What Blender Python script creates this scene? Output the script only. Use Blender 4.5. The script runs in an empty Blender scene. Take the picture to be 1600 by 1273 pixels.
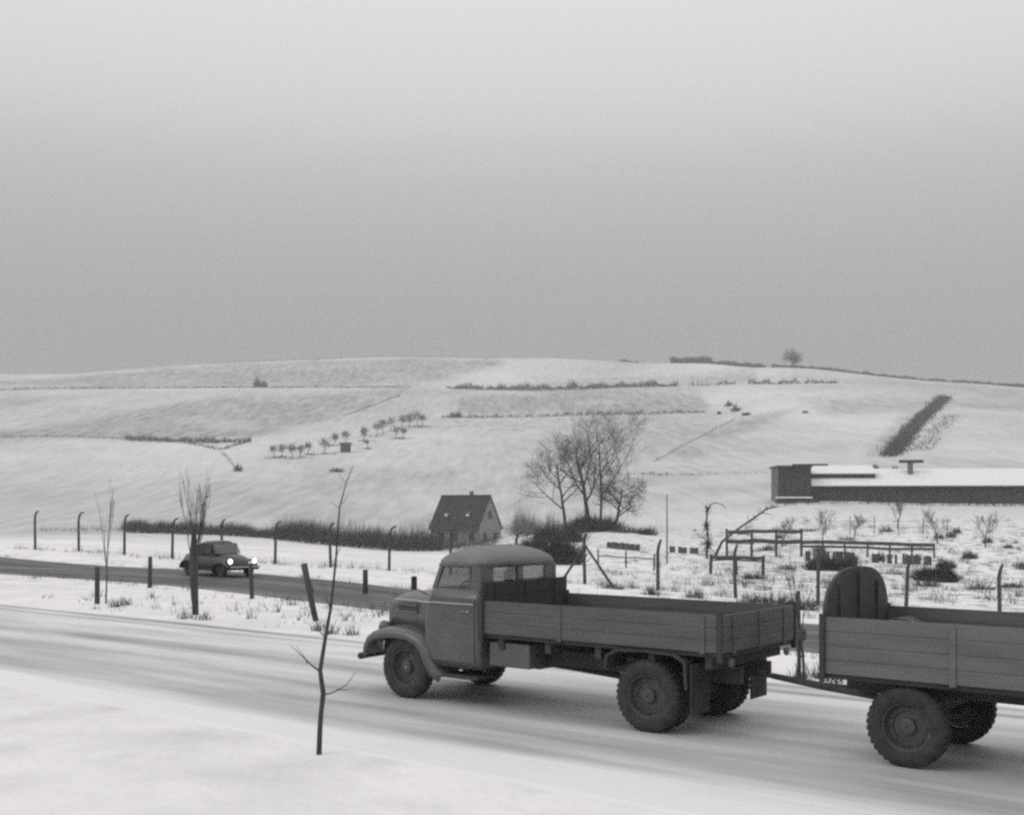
import bpy, math, random
from mathutils import Vector, Matrix
from mathutils.noise import noise as pnoise

sc = bpy.context.scene
C = sc.collection
RND = random.Random(7)

# ------------------------------------------------------------------ camera
F, CX, HY, H = 1800.0, 800.0, 796.0, 2.94      # focal in photo pixels, centre column, eye-level row, eye height
cam_d = bpy.data.cameras.new('camera')
cam = bpy.data.objects.new('camera', cam_d)
C.objects.link(cam)
cam.location = (0, 0, H)
cam.rotation_euler = (math.radians(90), 0, 0)
cam_d.sensor_width = 36
cam_d.lens = 36 * F / 1600
cam_d.shift_y = (HY - 636.5) / 1600
cam_d.clip_start = 0.1
cam_d.clip_end = 6000
sc.camera = cam

# ------------------------------------------------------------------ sky (overcast), one weak broad sun
SUN_EL, SUN_AZ = 40, 250          # degrees; azimuth clockwise from the viewing direction
world = bpy.data.worlds.new('World')
sc.world = world
world.use_nodes = True
nt = world.node_tree
nt.nodes.clear()
out = nt.nodes.new('ShaderNodeOutputWorld')
sky = nt.nodes.new('ShaderNodeTexSky')
sky.sky_type = 'NISHITA'
sky.sun_disc = False
sky.sun_elevation = math.radians(SUN_EL)
sky.sun_rotation = math.radians(SUN_AZ)
sky.dust_density = 4
hs = nt.nodes.new('ShaderNodeHueSaturation')
hs.inputs['Saturation'].default_value = 0.0
nt.links.new(sky.outputs[0], hs.inputs['Color'])
bg1 = nt.nodes.new('ShaderNodeBackground')
bg1.inputs[1].default_value = 0.012
nt.links.new(hs.outputs[0], bg1.inputs[0])
tc = nt.nodes.new('ShaderNodeTexCoord')
sep = nt.nodes.new('ShaderNodeSeparateXYZ')
nt.links.new(tc.outputs['Generated'], sep.inputs[0])
mr = nt.nodes.new('ShaderNodeFloatCurve')          # cloud sheet: dull near the horizon, brighter towards the zenith
cv = mr.mapping.curves[0]
for q_, (x_, y_) in enumerate(((0.0, .22), (.12, .285), (.25, .44), (.36, .665), (.6, .88), (1.0, .97))):
    if q_ == 0: cv.points[0].location = (x_, y_)
    elif q_ == 5: cv.points[-1].location = (x_, y_)
    else: cv.points.new(x_, y_)
mr.mapping.update()
nt.links.new(sep.outputs['Z'], mr.inputs['Value'])
comb = nt.nodes.new('ShaderNodeCombineColor')
for i, k in enumerate((1.0, 0.985, 0.982)):
    m_ = nt.nodes.new('ShaderNodeMath'); m_.operation = 'MULTIPLY'
    m_.inputs[1].default_value = k
    nt.links.new(mr.outputs[0], m_.inputs[0])
    nt.links.new(m_.outputs[0], comb.inputs[i])
bg2 = nt.nodes.new('ShaderNodeBackground')
bg2.inputs[1].default_value = 1.0
nt.links.new(comb.outputs[0], bg2.inputs[0])
addw = nt.nodes.new('ShaderNodeAddShader')
nt.links.new(bg1.outputs[0], addw.inputs[0])
nt.links.new(bg2.outputs[0], addw.inputs[1])
nt.links.new(addw.outputs[0], out.inputs[0])

sun_d = bpy.data.lights.new('sun', 'SUN')
sun_d.energy = 0.5
sun_d.angle = math.radians(25)
sun_d.color = (1.0, 0.985, 0.965)
sun = bpy.data.objects.new('sun', sun_d)
C.objects.link(sun)
az, el = math.radians(SUN_AZ), math.radians(SUN_EL)
sdir = Vector((math.sin(az) * math.cos(el), math.cos(az) * math.cos(el), math.sin(el)))
sun.rotation_euler = sdir.to_track_quat('Z', 'Y').to_euler()
sun.location = (30, -20, 60)

vs = sc.view_settings
vs.view_transform = 'Standard'
vs.look = 'None'
vs.gamma = 1.0
vs.exposure = 0.0
vs.use_curve_mapping = False
sc.render.engine = 'CYCLES'
sc.cycles.filter_width = 2.5
sc.cycles.max_bounces = 8
sc.cycles.volume_bounces = 1
sc.cycles.transparent_max_bounces = 12
sc.cycles.use_denoising = False

# ------------------------------------------------------------------ materials (all greys: the photograph is black and white)
MATS = {}
def grey(v, warm=0.015):
    return (v * (1 + warm * .5), v, v * (1 - warm * .3), 1)
def mat(name, lo, hi=None, scale=4.0, rough=0.7, bump=0.0, bscale=None, metal=0.0, detail=5, stretch=None, spec=0.5, coat=0.0):
    if name in MATS: return MATS[name]
    m = bpy.data.materials.new(name); m.use_nodes = True
    n = m.node_tree.nodes; l = m.node_tree.links
    b = n['Principled BSDF']
    b.inputs['Roughness'].default_value = rough
    b.inputs['Metallic'].default_value = metal
    b.inputs['Specular IOR Level'].default_value = spec
    b.inputs['Coat Weight'].default_value = coat
    hi = hi if hi is not None else lo * 1.25
    tcn = n.new('ShaderNodeTexCoord')
    mp = n.new('ShaderNodeMapping')
    if stretch: mp.inputs['Scale'].default_value = stretch
    l.new(tcn.outputs['Object'], mp.inputs[0])
    no = n.new('ShaderNodeTexNoise'); no.inputs['Scale'].default_value = scale; no.inputs['Detail'].default_value = detail
    l.new(mp.outputs[0], no.inputs['Vector'])
    cr = n.new('ShaderNodeValToRGB')
    cr.color_ramp.elements[0].position = .3; cr.color_ramp.elements[0].color = grey(lo)
    cr.color_ramp.elements[1].position = .7; cr.color_ramp.elements[1].color = grey(hi)
    l.new(no.outputs[0], cr.inputs[0]); l.new(cr.outputs[0], b.inputs['Base Color'])
    if bump:
        nb = n.new('ShaderNodeTexNoise'); nb.inputs['Scale'].default_value = bscale or scale * 3; nb.inputs['Detail'].default_value = 6
        l.new(mp.outputs[0], nb.inputs['Vector'])
        bp = n.new('ShaderNodeBump'); bp.inputs['Strength'].default_value = bump; bp.inputs['Distance'].default_value = .05
        l.new(nb.outputs[0], bp.inputs['Height']); l.new(bp.outputs[0], b.inputs['Normal'])
    MATS[name] = m
    return m

mat('paint', .075, .10, 3, .38, coat=.25)
mat('paint_roof', .12, .16, 3, .45)
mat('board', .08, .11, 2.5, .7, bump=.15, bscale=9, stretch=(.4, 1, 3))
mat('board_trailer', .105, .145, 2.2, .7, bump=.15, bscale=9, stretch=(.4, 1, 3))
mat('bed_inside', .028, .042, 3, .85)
mat('chassis', .03, .055, 5, .8)
mat('tyre', .022, .05, 8, .9)
mat('rim', .05, .08, 6, .6)
mat('bright_metal', .42, .5, 5, .3, metal=.7)
mat('seat_cloth', .05, .07, 8, .9)
mat('tarp', .042, .065, 2.5, .75, bump=.5, bscale=3)
mat('car_paint', .018, .026, 2, .35, coat=.2)
mat('concrete_post', .045, .08, 7, .9, bump=.3)
mat('timber', .04, .075, 6, .9, bump=.3, stretch=(1, 1, .25))
mat('bark', .04, .07, 6, .95, bump=.4)
mat('twig', .06, .09, 3, .95)
mat('twig_pale', .20, .27, 3, .95)
mat('twig_dark', .03, .055, 2, .95)
mat('twig_far', .035, .06, .4, .95)
mat('evergreen', .018, .04, 2, .95)
mat('grass_dry', .16, .26, 3, .95)
mat('roof_tile', .02, .036, 1.2, .85, bump=.4, bscale=6)
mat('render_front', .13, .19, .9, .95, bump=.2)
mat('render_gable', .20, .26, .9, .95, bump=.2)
mat('dark_opening', .02, .03, 2, .4)
mat('barn_board', .025, .055, .8, .9, bump=.3, stretch=(2, 2, .4))
mat('snow_cap', .74, .80, 1.5, .85, bump=.2)
mat('brick', .12, .18, 5, .9)
mat('wire', .09, .12, 5, .7)

def glass_mat():
    m = bpy.data.materials.new('glass'); m.use_nodes = True
    n = m.node_tree.nodes; l = m.node_tree.links
    n.remove(n['Principled BSDF'])
    t = n.new('ShaderNodeBsdfTransparent'); t.inputs[0].default_value = (.68, .68, .68, 1)
    g = n.new('ShaderNodeBsdfGlossy'); g.inputs['Roughness'].default_value = .06; g.inputs[0].default_value = (.9, .9, .9, 1)
    mx = n.new('ShaderNodeMixShader')
    mx.inputs[0].default_value = .10; l.new(t.outputs[0], mx.inputs[1]); l.new(g.outputs[0], mx.inputs[2])
    l.new(mx.outputs[0], n['Material Output'].inputs[0])
    MATS['glass'] = m
glass_mat()
def lamp_mat(name, e):
    m = bpy.data.materials.new(name); m.use_nodes = True
    b = m.node_tree.nodes['Principled BSDF']
    b.inputs['Base Color'].default_value = (.7, .7, .69, 1)
    b.inputs['Emission Color'].default_value = (1, .99, .96, 1)
    b.inputs['Emission Strength'].default_value = e
    b.inputs['Roughness'].default_value = .15
    MATS[name] = m
lamp_mat('headlight_lit', 2.2)
lamp_mat('lamp_lens', 0.0)

def snow_mat():
    m = bpy.data.materials.new('snow'); m.use_nodes = True
    n = m.node_tree.nodes; l = m.node_tree.links; b = n['Principled BSDF']
    b.inputs['Roughness'].default_value = .8; b.inputs['Specular IOR Level'].default_value = .25
    geo = n.new('ShaderNodeNewGeometry')
    def noise(scale, detail=6, vec=None):
        x = n.new('ShaderNodeTexNoise'); x.inputs['Scale'].default_value = scale; x.inputs['Detail'].default_value = detail
        l.new(vec or geo.outputs['Position'], x.inputs['Vector']); return x
    def ramp(src, p0, v0, p1, v1):
        x = n.new('ShaderNodeMapRange'); x.inputs[1].default_value = p0; x.inputs[2].default_value = p1
        x.inputs[3].default_value = v0; x.inputs[4].default_value = v1; l.new(src, x.inputs[0]); return x.outputs[0]
    def math_(op, a, b_):
        x = n.new('ShaderNodeMath'); x.operation = op
        for i, v in enumerate((a, b_)):
            if isinstance(v, float): x.inputs[i].default_value = v
            else: l.new(v, x.inputs[i])
        return x.outputs[0]
    base = ramp(noise(.035, 9).outputs[0], .3, .74, .7, .86)
    fine = ramp(noise(.55, 9).outputs[0], .3, .88, .62, 1.03)
    base = math_('MULTIPLY', base, fine)
    # thin snow with stubble and drilled rows showing through
    at = n.new('ShaderNodeAttribute'); at.attribute_name = 'field'
    mpr = n.new('ShaderNodeMapping'); mpr.inputs['Rotation'].default_value = (0, 0, math.radians(12)); mpr.inputs['Scale'].default_value = (1, .05, 1)
    l.new(geo.outputs['Position'], mpr.inputs[0])
    rows = noise(.35, 3, mpr.outputs[0])
    stub = ramp(rows.outputs[0], .3, .23, .7, .44)
    patch = ramp(noise(.02, 7).outputs[0], .3, .65, .7, 1.15)
    fac = math_('MULTIPLY', at.outputs['Fac'], patch)
    # tufts and soil poking through the near ground
    tuft = ramp(noise(.9, 12).outputs[0], .54, 0.0, .68, .8)
    tm = n.new('ShaderNodeAttribute'); tm.attribute_name = 'rough_ground'
    tfac = math_('MULTIPLY', tuft, tm.outputs['Fac'])
    mix = n.new('ShaderNodeMix'); mix.data_type = 'FLOAT'; mix.clamp_factor = True
    l.new(fac, mix.inputs[0]); l.new(base, mix.inputs[2]); l.new(stub, mix.inputs[3])
    mix2 = n.new('ShaderNodeMix'); mix2.data_type = 'FLOAT'; mix2.clamp_factor = True
    l.new(tfac, mix2.inputs[0]); l.new(mix.outputs[0], mix2.inputs[2]); mix2.inputs[3].default_value = .11
    cc = n.new('ShaderNodeCombineColor')
    for i, k in enumerate((1.0, .99, .985)):
        l.new(math_('MULTIPLY', mix2.outputs[0], k), cc.inputs[i])
    l.new(cc.outputs[0], b.inputs['Base Color'])
    nb = noise(2.2, 8)
    bp = n.new('ShaderNodeBump'); bp.inputs['Strength'].default_value = .45; bp.inputs['Distance'].default_value = .2
    l.new(nb.outputs[0], bp.inputs['Height']); l.new(bp.outputs[0], b.inputs['Normal'])
    MATS['snow'] = m
snow_mat()

def road_mat(name, clean, worn, scale):
    m = bpy.data.materials.new(name); m.use_nodes = True
    n = m.node_tree.nodes; l = m.node_tree.links; b = n['Principled BSDF']
    b.inputs['Roughness'].default_value = .6; b.inputs['Specular IOR Level'].default_value = .3
    at = n.new('ShaderNodeAttribute'); at.attribute_name = 'wear'
    tcn = n.new('ShaderNodeTexCoord')
    mp = n.new('ShaderNodeMapping'); mp.inputs['Scale'].default_value = (.12, 1, 1)
    l.new(tcn.outputs['UV'], mp.inputs[0])
    no = n.new('ShaderNodeTexNoise'); no.inputs['Scale'].default_value = scale; no.inputs['Detail'].default_value = 8
    l.new(mp.outputs[0], no.inputs['Vector'])
    mr_ = n.new('ShaderNodeMapRange'); mr_.inputs[1].default_value = .25; mr_.inputs[2].default_value = .75; mr_.inputs[3].default_value = -.35; mr_.inputs[4].default_value = .35
    l.new(no.outputs[0], mr_.inputs[0])
    ad = n.new('ShaderNodeMath'); ad.operation = 'ADD'; ad.use_clamp = True
    l.new(at.outputs['Fac'], ad.inputs[0]); l.new(mr_.outputs[0], ad.inputs[1])
    cr = n.new('ShaderNodeValToRGB')
    cr.color_ramp.elements[0].color = grey(clean); cr.color_ramp.elements[1].color = grey(worn)
    l.new(ad.outputs[0], cr.inputs[0]); l.new(cr.outputs[0], b.inputs['Base Color'])
    n2 = n.new('ShaderNodeTexNoise'); n2.inputs['Scale'].default_value = 5; n2.inputs['Detail'].default_value = 7
    l.new(mp.outputs[0], n2.inputs['Vector'])
    bp = n.new('ShaderNodeBump'); bp.inputs['Strength'].default_value = .4; bp.inputs['Distance'].default_value = .06
    l.new(n2.outputs[0], bp.inputs['Height']); l.new(bp.outputs[0], b.inputs['Normal'])
    MATS[name] = m
road_mat('packed_snow', .76, .20, 1.3)
road_mat('wet_asphalt', .24, .045, 1.1)

# ------------------------------------------------------------------ object helpers
def tag(o, label=None, cat=None, group=None, kind=None):
    if label: o['label'] = label
    if cat: o['category'] = cat
    if group: o['group'] = group
    if kind: o['kind'] = kind
    return o
def empty(name, loc=(0, 0, 0), rz=0.0, label=None, cat=None, group=None):
    o = bpy.data.objects.new(name, None); C.objects.link(o)
    o.location = loc; o.rotation_euler = (0, 0, rz); o.empty_display_size = .2
    return tag(o, label, cat, group)

class MB:
    def __init__(s): s.v = []; s.f = []
    def add(s, vs_, fs):
        b = len(s.v); s.v += [tuple(p) for p in vs_]; s.f += [tuple(b + i for i in q) for q in fs]; return s
    def box(s, x0, x1, y0, y1, z0, z1):
        return s.add([(x0,y0,z0),(x1,y0,z0),(x1,y1,z0),(x0,y1,z0),(x0,y0,z1),(x1,y0,z1),(x1,y1,z1),(x0,y1,z1)],
                     [(0,3,2,1),(4,5,6,7),(0,1,5,4),(1,2,6,5),(2,3,7,6),(3,0,4,7)])
    def prism(s, poly, y0, y1):            # polygon in xz, extruded along y
        k = len(poly)
        return s.add([(x, y0, z) for x, z in poly] + [(x, y1, z) for x, z in poly],
                     [tuple(range(k)), tuple(range(2*k-1, k-1, -1))] + [(i, i+k, (i+1) % k + k, (i+1) % k) for i in range(k)])
    def loft(s, secs, cap=True, closed=True):
        k = len(secs[0]); b = len(s.v)
        for q in secs: s.v += [tuple(p) for p in q]
        for i in range(len(secs)-1):
            for j in range(k if closed else k-1):
                a = b+i*k+j; c = b+i*k+(j+1) % k
                s.f.append((a, c, c+k, a+k))
        if cap and closed:
            s.f.append(tuple(b+j for j in reversed(range(k))))
            s.f.append(tuple(b+(len(secs)-1)*k+j for j in range(k)))
        return s
    def tube(s, pts, rad, n=6, cap=True):
        pts = [Vector(p) for p in pts]
        if not isinstance(rad, (list, tuple)): rad = [rad]*len(pts)
        secs = []; ref = None
        for i, p in enumerate(pts):
            d = (pts[min(i+1, len(pts)-1)] - pts[max(i-1, 0)])
            if d.length < 1e-9: d = Vector((0, 0, 1))
            d.normalize()
            if ref is None:
                ref = Vector((1, 0, 0)) if abs(d.x) < .8 else Vector((0, 1, 0))
            u = d.cross(ref)
            if u.length < 1e-6: u = d.orthogonal()
            u.normalize(); w = d.cross(u); ref = -w if False else ref
            secs.append([p + (u*math.cos(a) + w*math.sin(a))*rad[i] for a in [2*math.pi*j/n for j in range(n)]])
        return s.loft(secs, cap)
    def lathe(s, prof, n=24, axis='y', c=(0, 0, 0), cap=True):   # profile: (radius, along)
        secs = []
        for r, t in prof:
            q = []
            for j in range(n):
                a = 2*math.pi*j/n
                if axis == 'y': q.append((c[0]+r*math.cos(a), c[1]+t, c[2]+r*math.sin(a)))
                elif axis == 'z': q.append((c[0]+r*math.cos(a), c[1]+r*math.sin(a), c[2]+t))
                else: q.append((c[0]+t, c[1]+r*math.cos(a), c[2]+r*math.sin(a)))
            secs.append(q)
        return s.loft(secs, cap)
    def mesh(s, name, m, smooth=False):
        me = bpy.data.meshes.new(name); me.from_pydata(s.v, [], s.f); me.update()
        me.materials.append(MATS[m])
        if smooth: me.polygons.foreach_set('use_smooth', [True]*len(me.polygons))
        return me
    def build(s, name, m, parent=None, smooth=False, bevel=0.0, solid=0.0):
        o = bpy.data.objects.new(name, s.mesh(name, m, smooth)); C.objects.link(o)
        if parent: o.parent = parent
        if solid:
            md = o.modifiers.new('solid', 'SOLIDIFY'); md.thickness = solid; md.offset = 0
        if bevel:
            md = o.modifiers.new('bevel', 'BEVEL'); md.width = bevel; md.segments = 3; md.limit_method = 'ANGLE'; md.angle_limit = math.radians(35)
            o.data.polygons.foreach_set('use_smooth', [True]*len(o.data.polygons))
            md2 = o.modifiers.new('wn', 'WEIGHTED_NORMAL')
        return o
def inst(name, me, parent=None, loc=(0, 0, 0), rz=0.0, scale=None):
    o = bpy.data.objects.new(name, me); C.objects.link(o)
    o.location = loc; o.rotation_euler = (0, 0, rz)
    if scale: o.scale = scale if isinstance(scale, tuple) else (scale,)*3
    if parent: o.parent = parent
    return o
def copy_tree(o, parent=None):
    c = o.copy(); C.objects.link(c); c.parent = parent
    for ch in list(o.children): copy_tree(ch, c)
    return c

# ------------------------------------------------------------------ terrain: valley floor, then the long slope to the ridge
def zy(y, Y): return H - (y - HY) * Y / F
COLS = {   # photo column -> (distance, height or photo row)
  120:  [(57,888),(67,860),(100,846),(150,839),(200,832),(260,800),(330,755),(420,700),(440,688),(520,655),(620,613),(700,604),(900,588)],
  400:  [(61,880),(100,857),(150,847),(190,838),(260,795),(330,752),(420,698),(440,688),(520,655),(620,612),(700,602),(900,567)],
  700:  [(56,897),(110,868),(170,858),(250,802),(350,738),(450,682),(530,650),(620,611),(700,600),(880,561)],
  900:  [(53,911),(90,875),(140,835),(170,818),(250,775),(350,715),(450,672),(540,646),(620,609),(700,597),(820,562)],
  1100: [(50,930),(80,893),(110,866),(140,838),(180,800),(250,750),(350,705),(450,668),(540,642),(620,604),(680,586),(760,569)],
  1240: [(48,943),(80,897),(110,862),(140,828),(180,787),(230,755),(320,708),(450,655),(550,612),(620,594),(720,579)],
  1480: [(46,965),(80,905),(110,862),(140,825),(180,786),(230,750),(320,695),(450,640),(560,612),(690,602)],
  1660: [(44,980),(80,908),(110,862),(140,824),(180,786),(230,750),(320,695),(450,645),(560,622),(680,614)],
}
def prep():
    tab = []
    for px in sorted(COLS):
        rows = [(-100, 0.0), (8, 0.0), (26, 0.0), (34, 0.3*zy(COLS[px][0][1], COLS[px][0][0]))]
        rows += [(Y, zy(y, Y)) for Y, y in COLS[px]]
        Yr, zr = rows[-1]
        rows += [(Yr*1.08, zr + 1.5), (Yr*1.3, zr - 10), (Yr*1.8, zr - 45), (2600, zr - 70)]
        if px >= 1240: rows[-4] = (Yr*1.08, zr - .5)
        xs = [math.log(max(Y, 1) + 12) for Y, z in rows]; zs = [z for Y, z in rows]
        k = len(xs); d = [(zs[i+1]-zs[i])/(xs[i+1]-xs[i]) for i in range(k-1)]
        m = [0.0]*k
        for i in range(1, k-1):
            m[i] = 0.0 if d[i-1]*d[i] <= 0 else 2*d[i-1]*d[i]/(d[i-1]+d[i])
        tab.append((px, xs, zs, m))
    return tab
TAB = prep()
def ev(col, x):
    _, xs, zs, m = col
    if x <= xs[0]: return zs[0]
    if x >= xs[-1]: return zs[-1]
    i = 0
    while xs[i+1] < x: i += 1
    h = xs[i+1]-xs[i]; t = (x-xs[i])/h
    return (2*t**3-3*t*t+1)*zs[i] + (t**3-2*t*t+t)*h*m[i] + (-2*t**3+3*t*t)*zs[i+1] + (t**3-t*t)*h*m[i+1]
def sstep(a, b, x):
    t = min(1, max(0, (x-a)/(b-a))); return t*t*(3-2*t)
def ground(X, Y):
    if Y < 26: return 0.0
    px = CX + F*X/Y
    x = math.log(Y + 12)
    if px <= TAB[0][0]: z = ev(TAB[0], x)
    elif px >= TAB[-1][0]: z = ev(TAB[-1], x)
    else:
        i = 0
        while TAB[i+1][0] < px: i += 1
        x0, x1 = TAB[i][0], TAB[i+1][0]
        z0, z1 = ev(TAB[i], x), ev(TAB[i+1], x)
        d0 = d1 = d = (z1-z0)/(x1-x0)
        if i > 0: d0 = .5*(d + (z0-ev(TAB[i-1], x))/(x0-TAB[i-1][0]))
        if i+2 < len(TAB): d1 = .5*(d + (ev(TAB[i+2], x)-z1)/(TAB[i+2][0]-x1))
        h_ = x1-x0; t = (px-x0)/h_
        z = (2*t**3-3*t*t+1)*z0 + (t**3-2*t*t+t)*h_*d0 + (-2*t**3+3*t*t)*z1 + (t**3-t*t)*h_*d1
    a = sstep(60, 260, Y)
    z += a*(1.1*pnoise(Vector((X*.011, Y*.011, 3.1))) + .35*pnoise(Vector((X*.04, Y*.04, 7.7))))
    z += sstep(40, 70, Y)*.12*pnoise(Vector((X*.15, Y*.15, 1.7)))
    return z
def hit(px, y, y0=12.0):           # where the sight line through a photo pixel meets the ground
    u = (px-CX)/F; Y = y0; prev = Y
    while Y < 1500:
        if ground(u*Y, Y) >= H - (y-HY)*Y/F:
            lo, hi = prev, Y
            for _ in range(20):
                mid = (lo+hi)/2
                if ground(u*mid, mid) >= H - (y-HY)*mid/F: hi = mid
                else: lo = mid
            return Vector((u*hi, hi, ground(u*hi, hi)))
        prev = Y; Y *= 1.01
    Y = 880
    return Vector((u*Y, Y, ground(u*Y, Y)))
def crest(px, dy=0.0):            # the point of the skyline in a photo column
    u = (px-CX)/F; best = None; Y = 420.0
    while Y < 1150:
        z = ground(u*Y, Y); e = (z-H)/Y
        if best is None or e > best[0]: best = (e, Y, z)
        Y += 6
    return Vector((u*best[1], best[1], best[2]))
def at(px, Y):
    X = (px-CX)*Y/F
    return Vector((X, Y, ground(X, Y)))

FIELDS = [   # (outline in photo pixels, strength, softness): fields where the stubble shows through the snow
  ([(-300,612),(-300,600),(60,592),(250,576),(400,568),(560,563),(780,561),(790,568),(700,592),(640,603),(400,604)], .75, 5),
  ([(-300,690),(60,668),(200,645),(330,622),(640,609),(560,642),(400,683),(300,688),(60,682),(-300,700)], .8, 7),
  ([(60,650),(200,618),(320,612),(160,640)], .3, 6),
  ([(715,622),(900,611),(1090,612),(1112,640),(1000,644),(850,649),(722,648)], .85, 7),
  ([(1050,708),(1160,652),(1250,636),(1180,670),(1080,720)], .5, 8),
  ([(1350,712),(1440,610),(1480,606),(1400,715)], .35, 8),
  ([(600,748),(830,712),(850,735),(660,748)], .3, 8),
  ([(1250,625),(1480,600),(1640,606),(1640,640),(1300,650)], .25, 12),
  ([(840,600),(1180,575),(1180,596),(1000,602),(850,606)], .25, 6),
]
def sdist(poly, x, y):
    ins = False; best = 1e9; k = len(poly)
    for i in range(k):
        x0, y0 = poly[i]; x1, y1 = poly[(i+1) % k]
        if (y0 > y) != (y1 > y) and x < (x1-x0)*(y-y0)/(y1-y0)+x0: ins = not ins
        dx, dy = x1-x0, y1-y0
        t = max(0, min(1, ((x-x0)*dx+(y-y0)*dy)/(dx*dx+dy*dy)))
        best = min(best, math.hypot(x-x0-t*dx, y-y0-t*dy))
    return best if ins else -best

def make_ground():
    pxs = [-6000, -4500, -3200, -2300, -1700, -1300, -1000, -800, -600, -450, -330, -240, -160, -110]
    pxs += [-80 + 7*i for i in range(252)]
    pxs += [1700, 1760, 1830, 1920, 2040, 2200, 2400, 2700, 3100, 3700, 4600, 5800, 7600]
    ys = [-60, -40, -25, -12, -4, 2, 6]
    Y = 8.0
    while Y < 1440: ys.append(Y); Y *= 1.0195
    V = []; fld = []; rgh = []
    for Y in ys:
        e = max(Y, 8.0)
        for px in pxs:
            X = (px-CX)/F*e
            z = ground(X, Y)
            V.append((X, Y, z))
            f = .76*sstep(100, 220, Y)*(.85+.5*pnoise(Vector((X*.012, Y*.006, 5))))
            if Y > 230:
                y = HY - (z-H)*F/Y
                for poly, s_, w in FIELDS:
                    d = sdist(poly, px, y)
                    if d > -w: f = max(f, f+(.72+s_*.45-f)*sstep(-w, w, d))
            fld.append(f)
            r = 0.0
            if 30 < Y < 170:
                r = sstep(850, 1020, px)*sstep(32, 44, Y)*(1-sstep(130, 175, Y))*(.9+.35*sstep(1080, 1200, px))
                r = max(r, .30*sstep(36, 44, Y)*(1-sstep(62, 76, Y)))
            elif 12 < Y <= 30: r = .12
            rgh.append(r)
    k = len(pxs); Fc = []
    for i in range(len(ys)-1):
        for j in range(k-1):
            a = i*k+j; Fc.append((a, a+1, a+k+1, a+k))
    me = bpy.data.meshes.new('ground'); me.from_pydata(V, [], Fc); me.update()
    me.materials.append(MATS['snow'])
    me.polygons.foreach_set('use_smooth', [True]*len(me.polygons))
    for nm, data in (('field', fld), ('rough_ground', rgh)):
        a = me.attributes.new(nm, 'FLOAT', 'POINT'); a.data.foreach_set('value', data)
    o = bpy.data.objects.new('ground', me); C.objects.link(o)
    tag(o, 'snow covered valley floor and long field slope rising to the ridge', kind='structure')
make_ground()

# ------------------------------------------------------------------ roads
TH = math.radians(38.5)
DV = Vector((-math.cos(TH), math.sin(TH)))       # the truck's driving direction
NV = Vector((math.sin(TH), math.cos(TH)))        # across the road, away from the camera
R0 = Vector((1.77, 15.16))                        # contact of the truck's near rear wheel
def strip(name, m, line, widths, nv, wear, dz, label):
    # line: list of 2-D points with side vectors; widths (v0, v1)
    V = []; W = []; UV = []; Fc = []; v0, v1 = widths
    run = 0.0
    for i, (p, nrm) in enumerate(line):
        if i: run += (p-line[i-1][0]).length
        for j in range(nv+1):
            v = v0+(v1-v0)*j/nv
            wob = .22*pnoise(Vector((run*.25, v0, 2))) if j == 0 else (.22*pnoise(Vector((run*.25, v1, 9))) if j == nv else 0)
            q = p + nrm*(v+wob)
            w = wear(run, v)
            edge = min(j, nv-j)
            V.append((q.x, q.y, ground(q.x, q.y) + (dz if edge else -.05)))
            W.append(w); UV.append((run, v))
    k = nv+1
    for i in range(len(line)-1):
        for j in range(nv):
            a = i*k+j; Fc.append((a, a+k, a+k+1, a+1))
    me = bpy.data.meshes.new(name); me.from_pydata(V, [], Fc); me.update()
    me.materials.append(MATS[m])
    a = me.attributes.new('wear', 'FLOAT', 'POINT'); a.data.foreach_set('value', W)
    uv = me.uv_layers.new(name='uv')
    for lp in me.loops: uv.data[lp.index].uv = UV[lp.vertex_index]
    me.polygons.foreach_set('use_smooth', [True]*len(me.polygons))
    if me.polygons[len(me.polygons)//2].normal.z < 0: me.flip_normals()
    o = bpy.data.objects.new(name, me); C.objects.link(o)
    tag(o, label, kind='structure')
def g(v, c, w): return math.exp(-((v-c)/w)**2)
def wear_main(run, v):
    k = .16 + .30*(g(v, .1, .55)+g(v, 1.9, .55)) + .26*(g(v, -1.9, .5)+g(v, -.9, .5))
    k += .55*g(v, 4.85, .14) + .42*g(v, 4.25, .12)
    k += .22*pnoise(Vector((run*.09, v*.9, 4)))
    k += .12
    e = sstep(-1.9, -3.2, v) if False else sstep(1.7, 3.2, -v)
    return max(-.5, min(1, k*(1-e) - .45*e))
main_line = [(R0 + DV*s_, NV) for s_ in [-30+.7*i for i in range(270)]]
strip('road', 'packed_snow', main_line, (-3.3, 5.2), 84, wear_main, .012, 'snow packed main road under the lorry')

ctrl = [(-95, 93), (-60, 74), (-36, 63.5), (-21, 54.6), (-12.6, 47.9), (-4.6, 39.4), (.8, 33.9), (6.9, 27.6), (12.5, 22), (19, 15.2), (25, 9)]
def cat(pts, n):
    r = []; pts = [Vector(p) for p in pts]
    for i in range(len(pts)-1):
        a = pts[max(i-1, 0)]; b = pts[i]; c = pts[i+1]; d = pts[min(i+2, len(pts)-1)]
        for j in range(n):
            t = j/n
            r.append(.5*((2*b)+(c-a)*t+(2*a-5*b+4*c-d)*t*t+(3*b-a-3*c+d)*t**3))
    r.append(pts[-1]); return r
sl = cat(ctrl, 16); side_line = []
for i, p in enumerate(sl):
    d = (sl[min(i+1, len(sl)-1)]-sl[max(i-1, 0)]).normalized()
    side_line.append((p, Vector((-d.y, d.x)) if Vector((-d.y, d.x)).y > 0 else Vector((d.y, -d.x))))
def wear_side(run, v):
    k = .86 + .25*pnoise(Vector((run*.12, v*.8, 1)))
    k -= .55*sstep(2.4, 3.6, abs(v)) + .25*g(v, 0, .35)
    return max(0, min(1, k))
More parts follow.
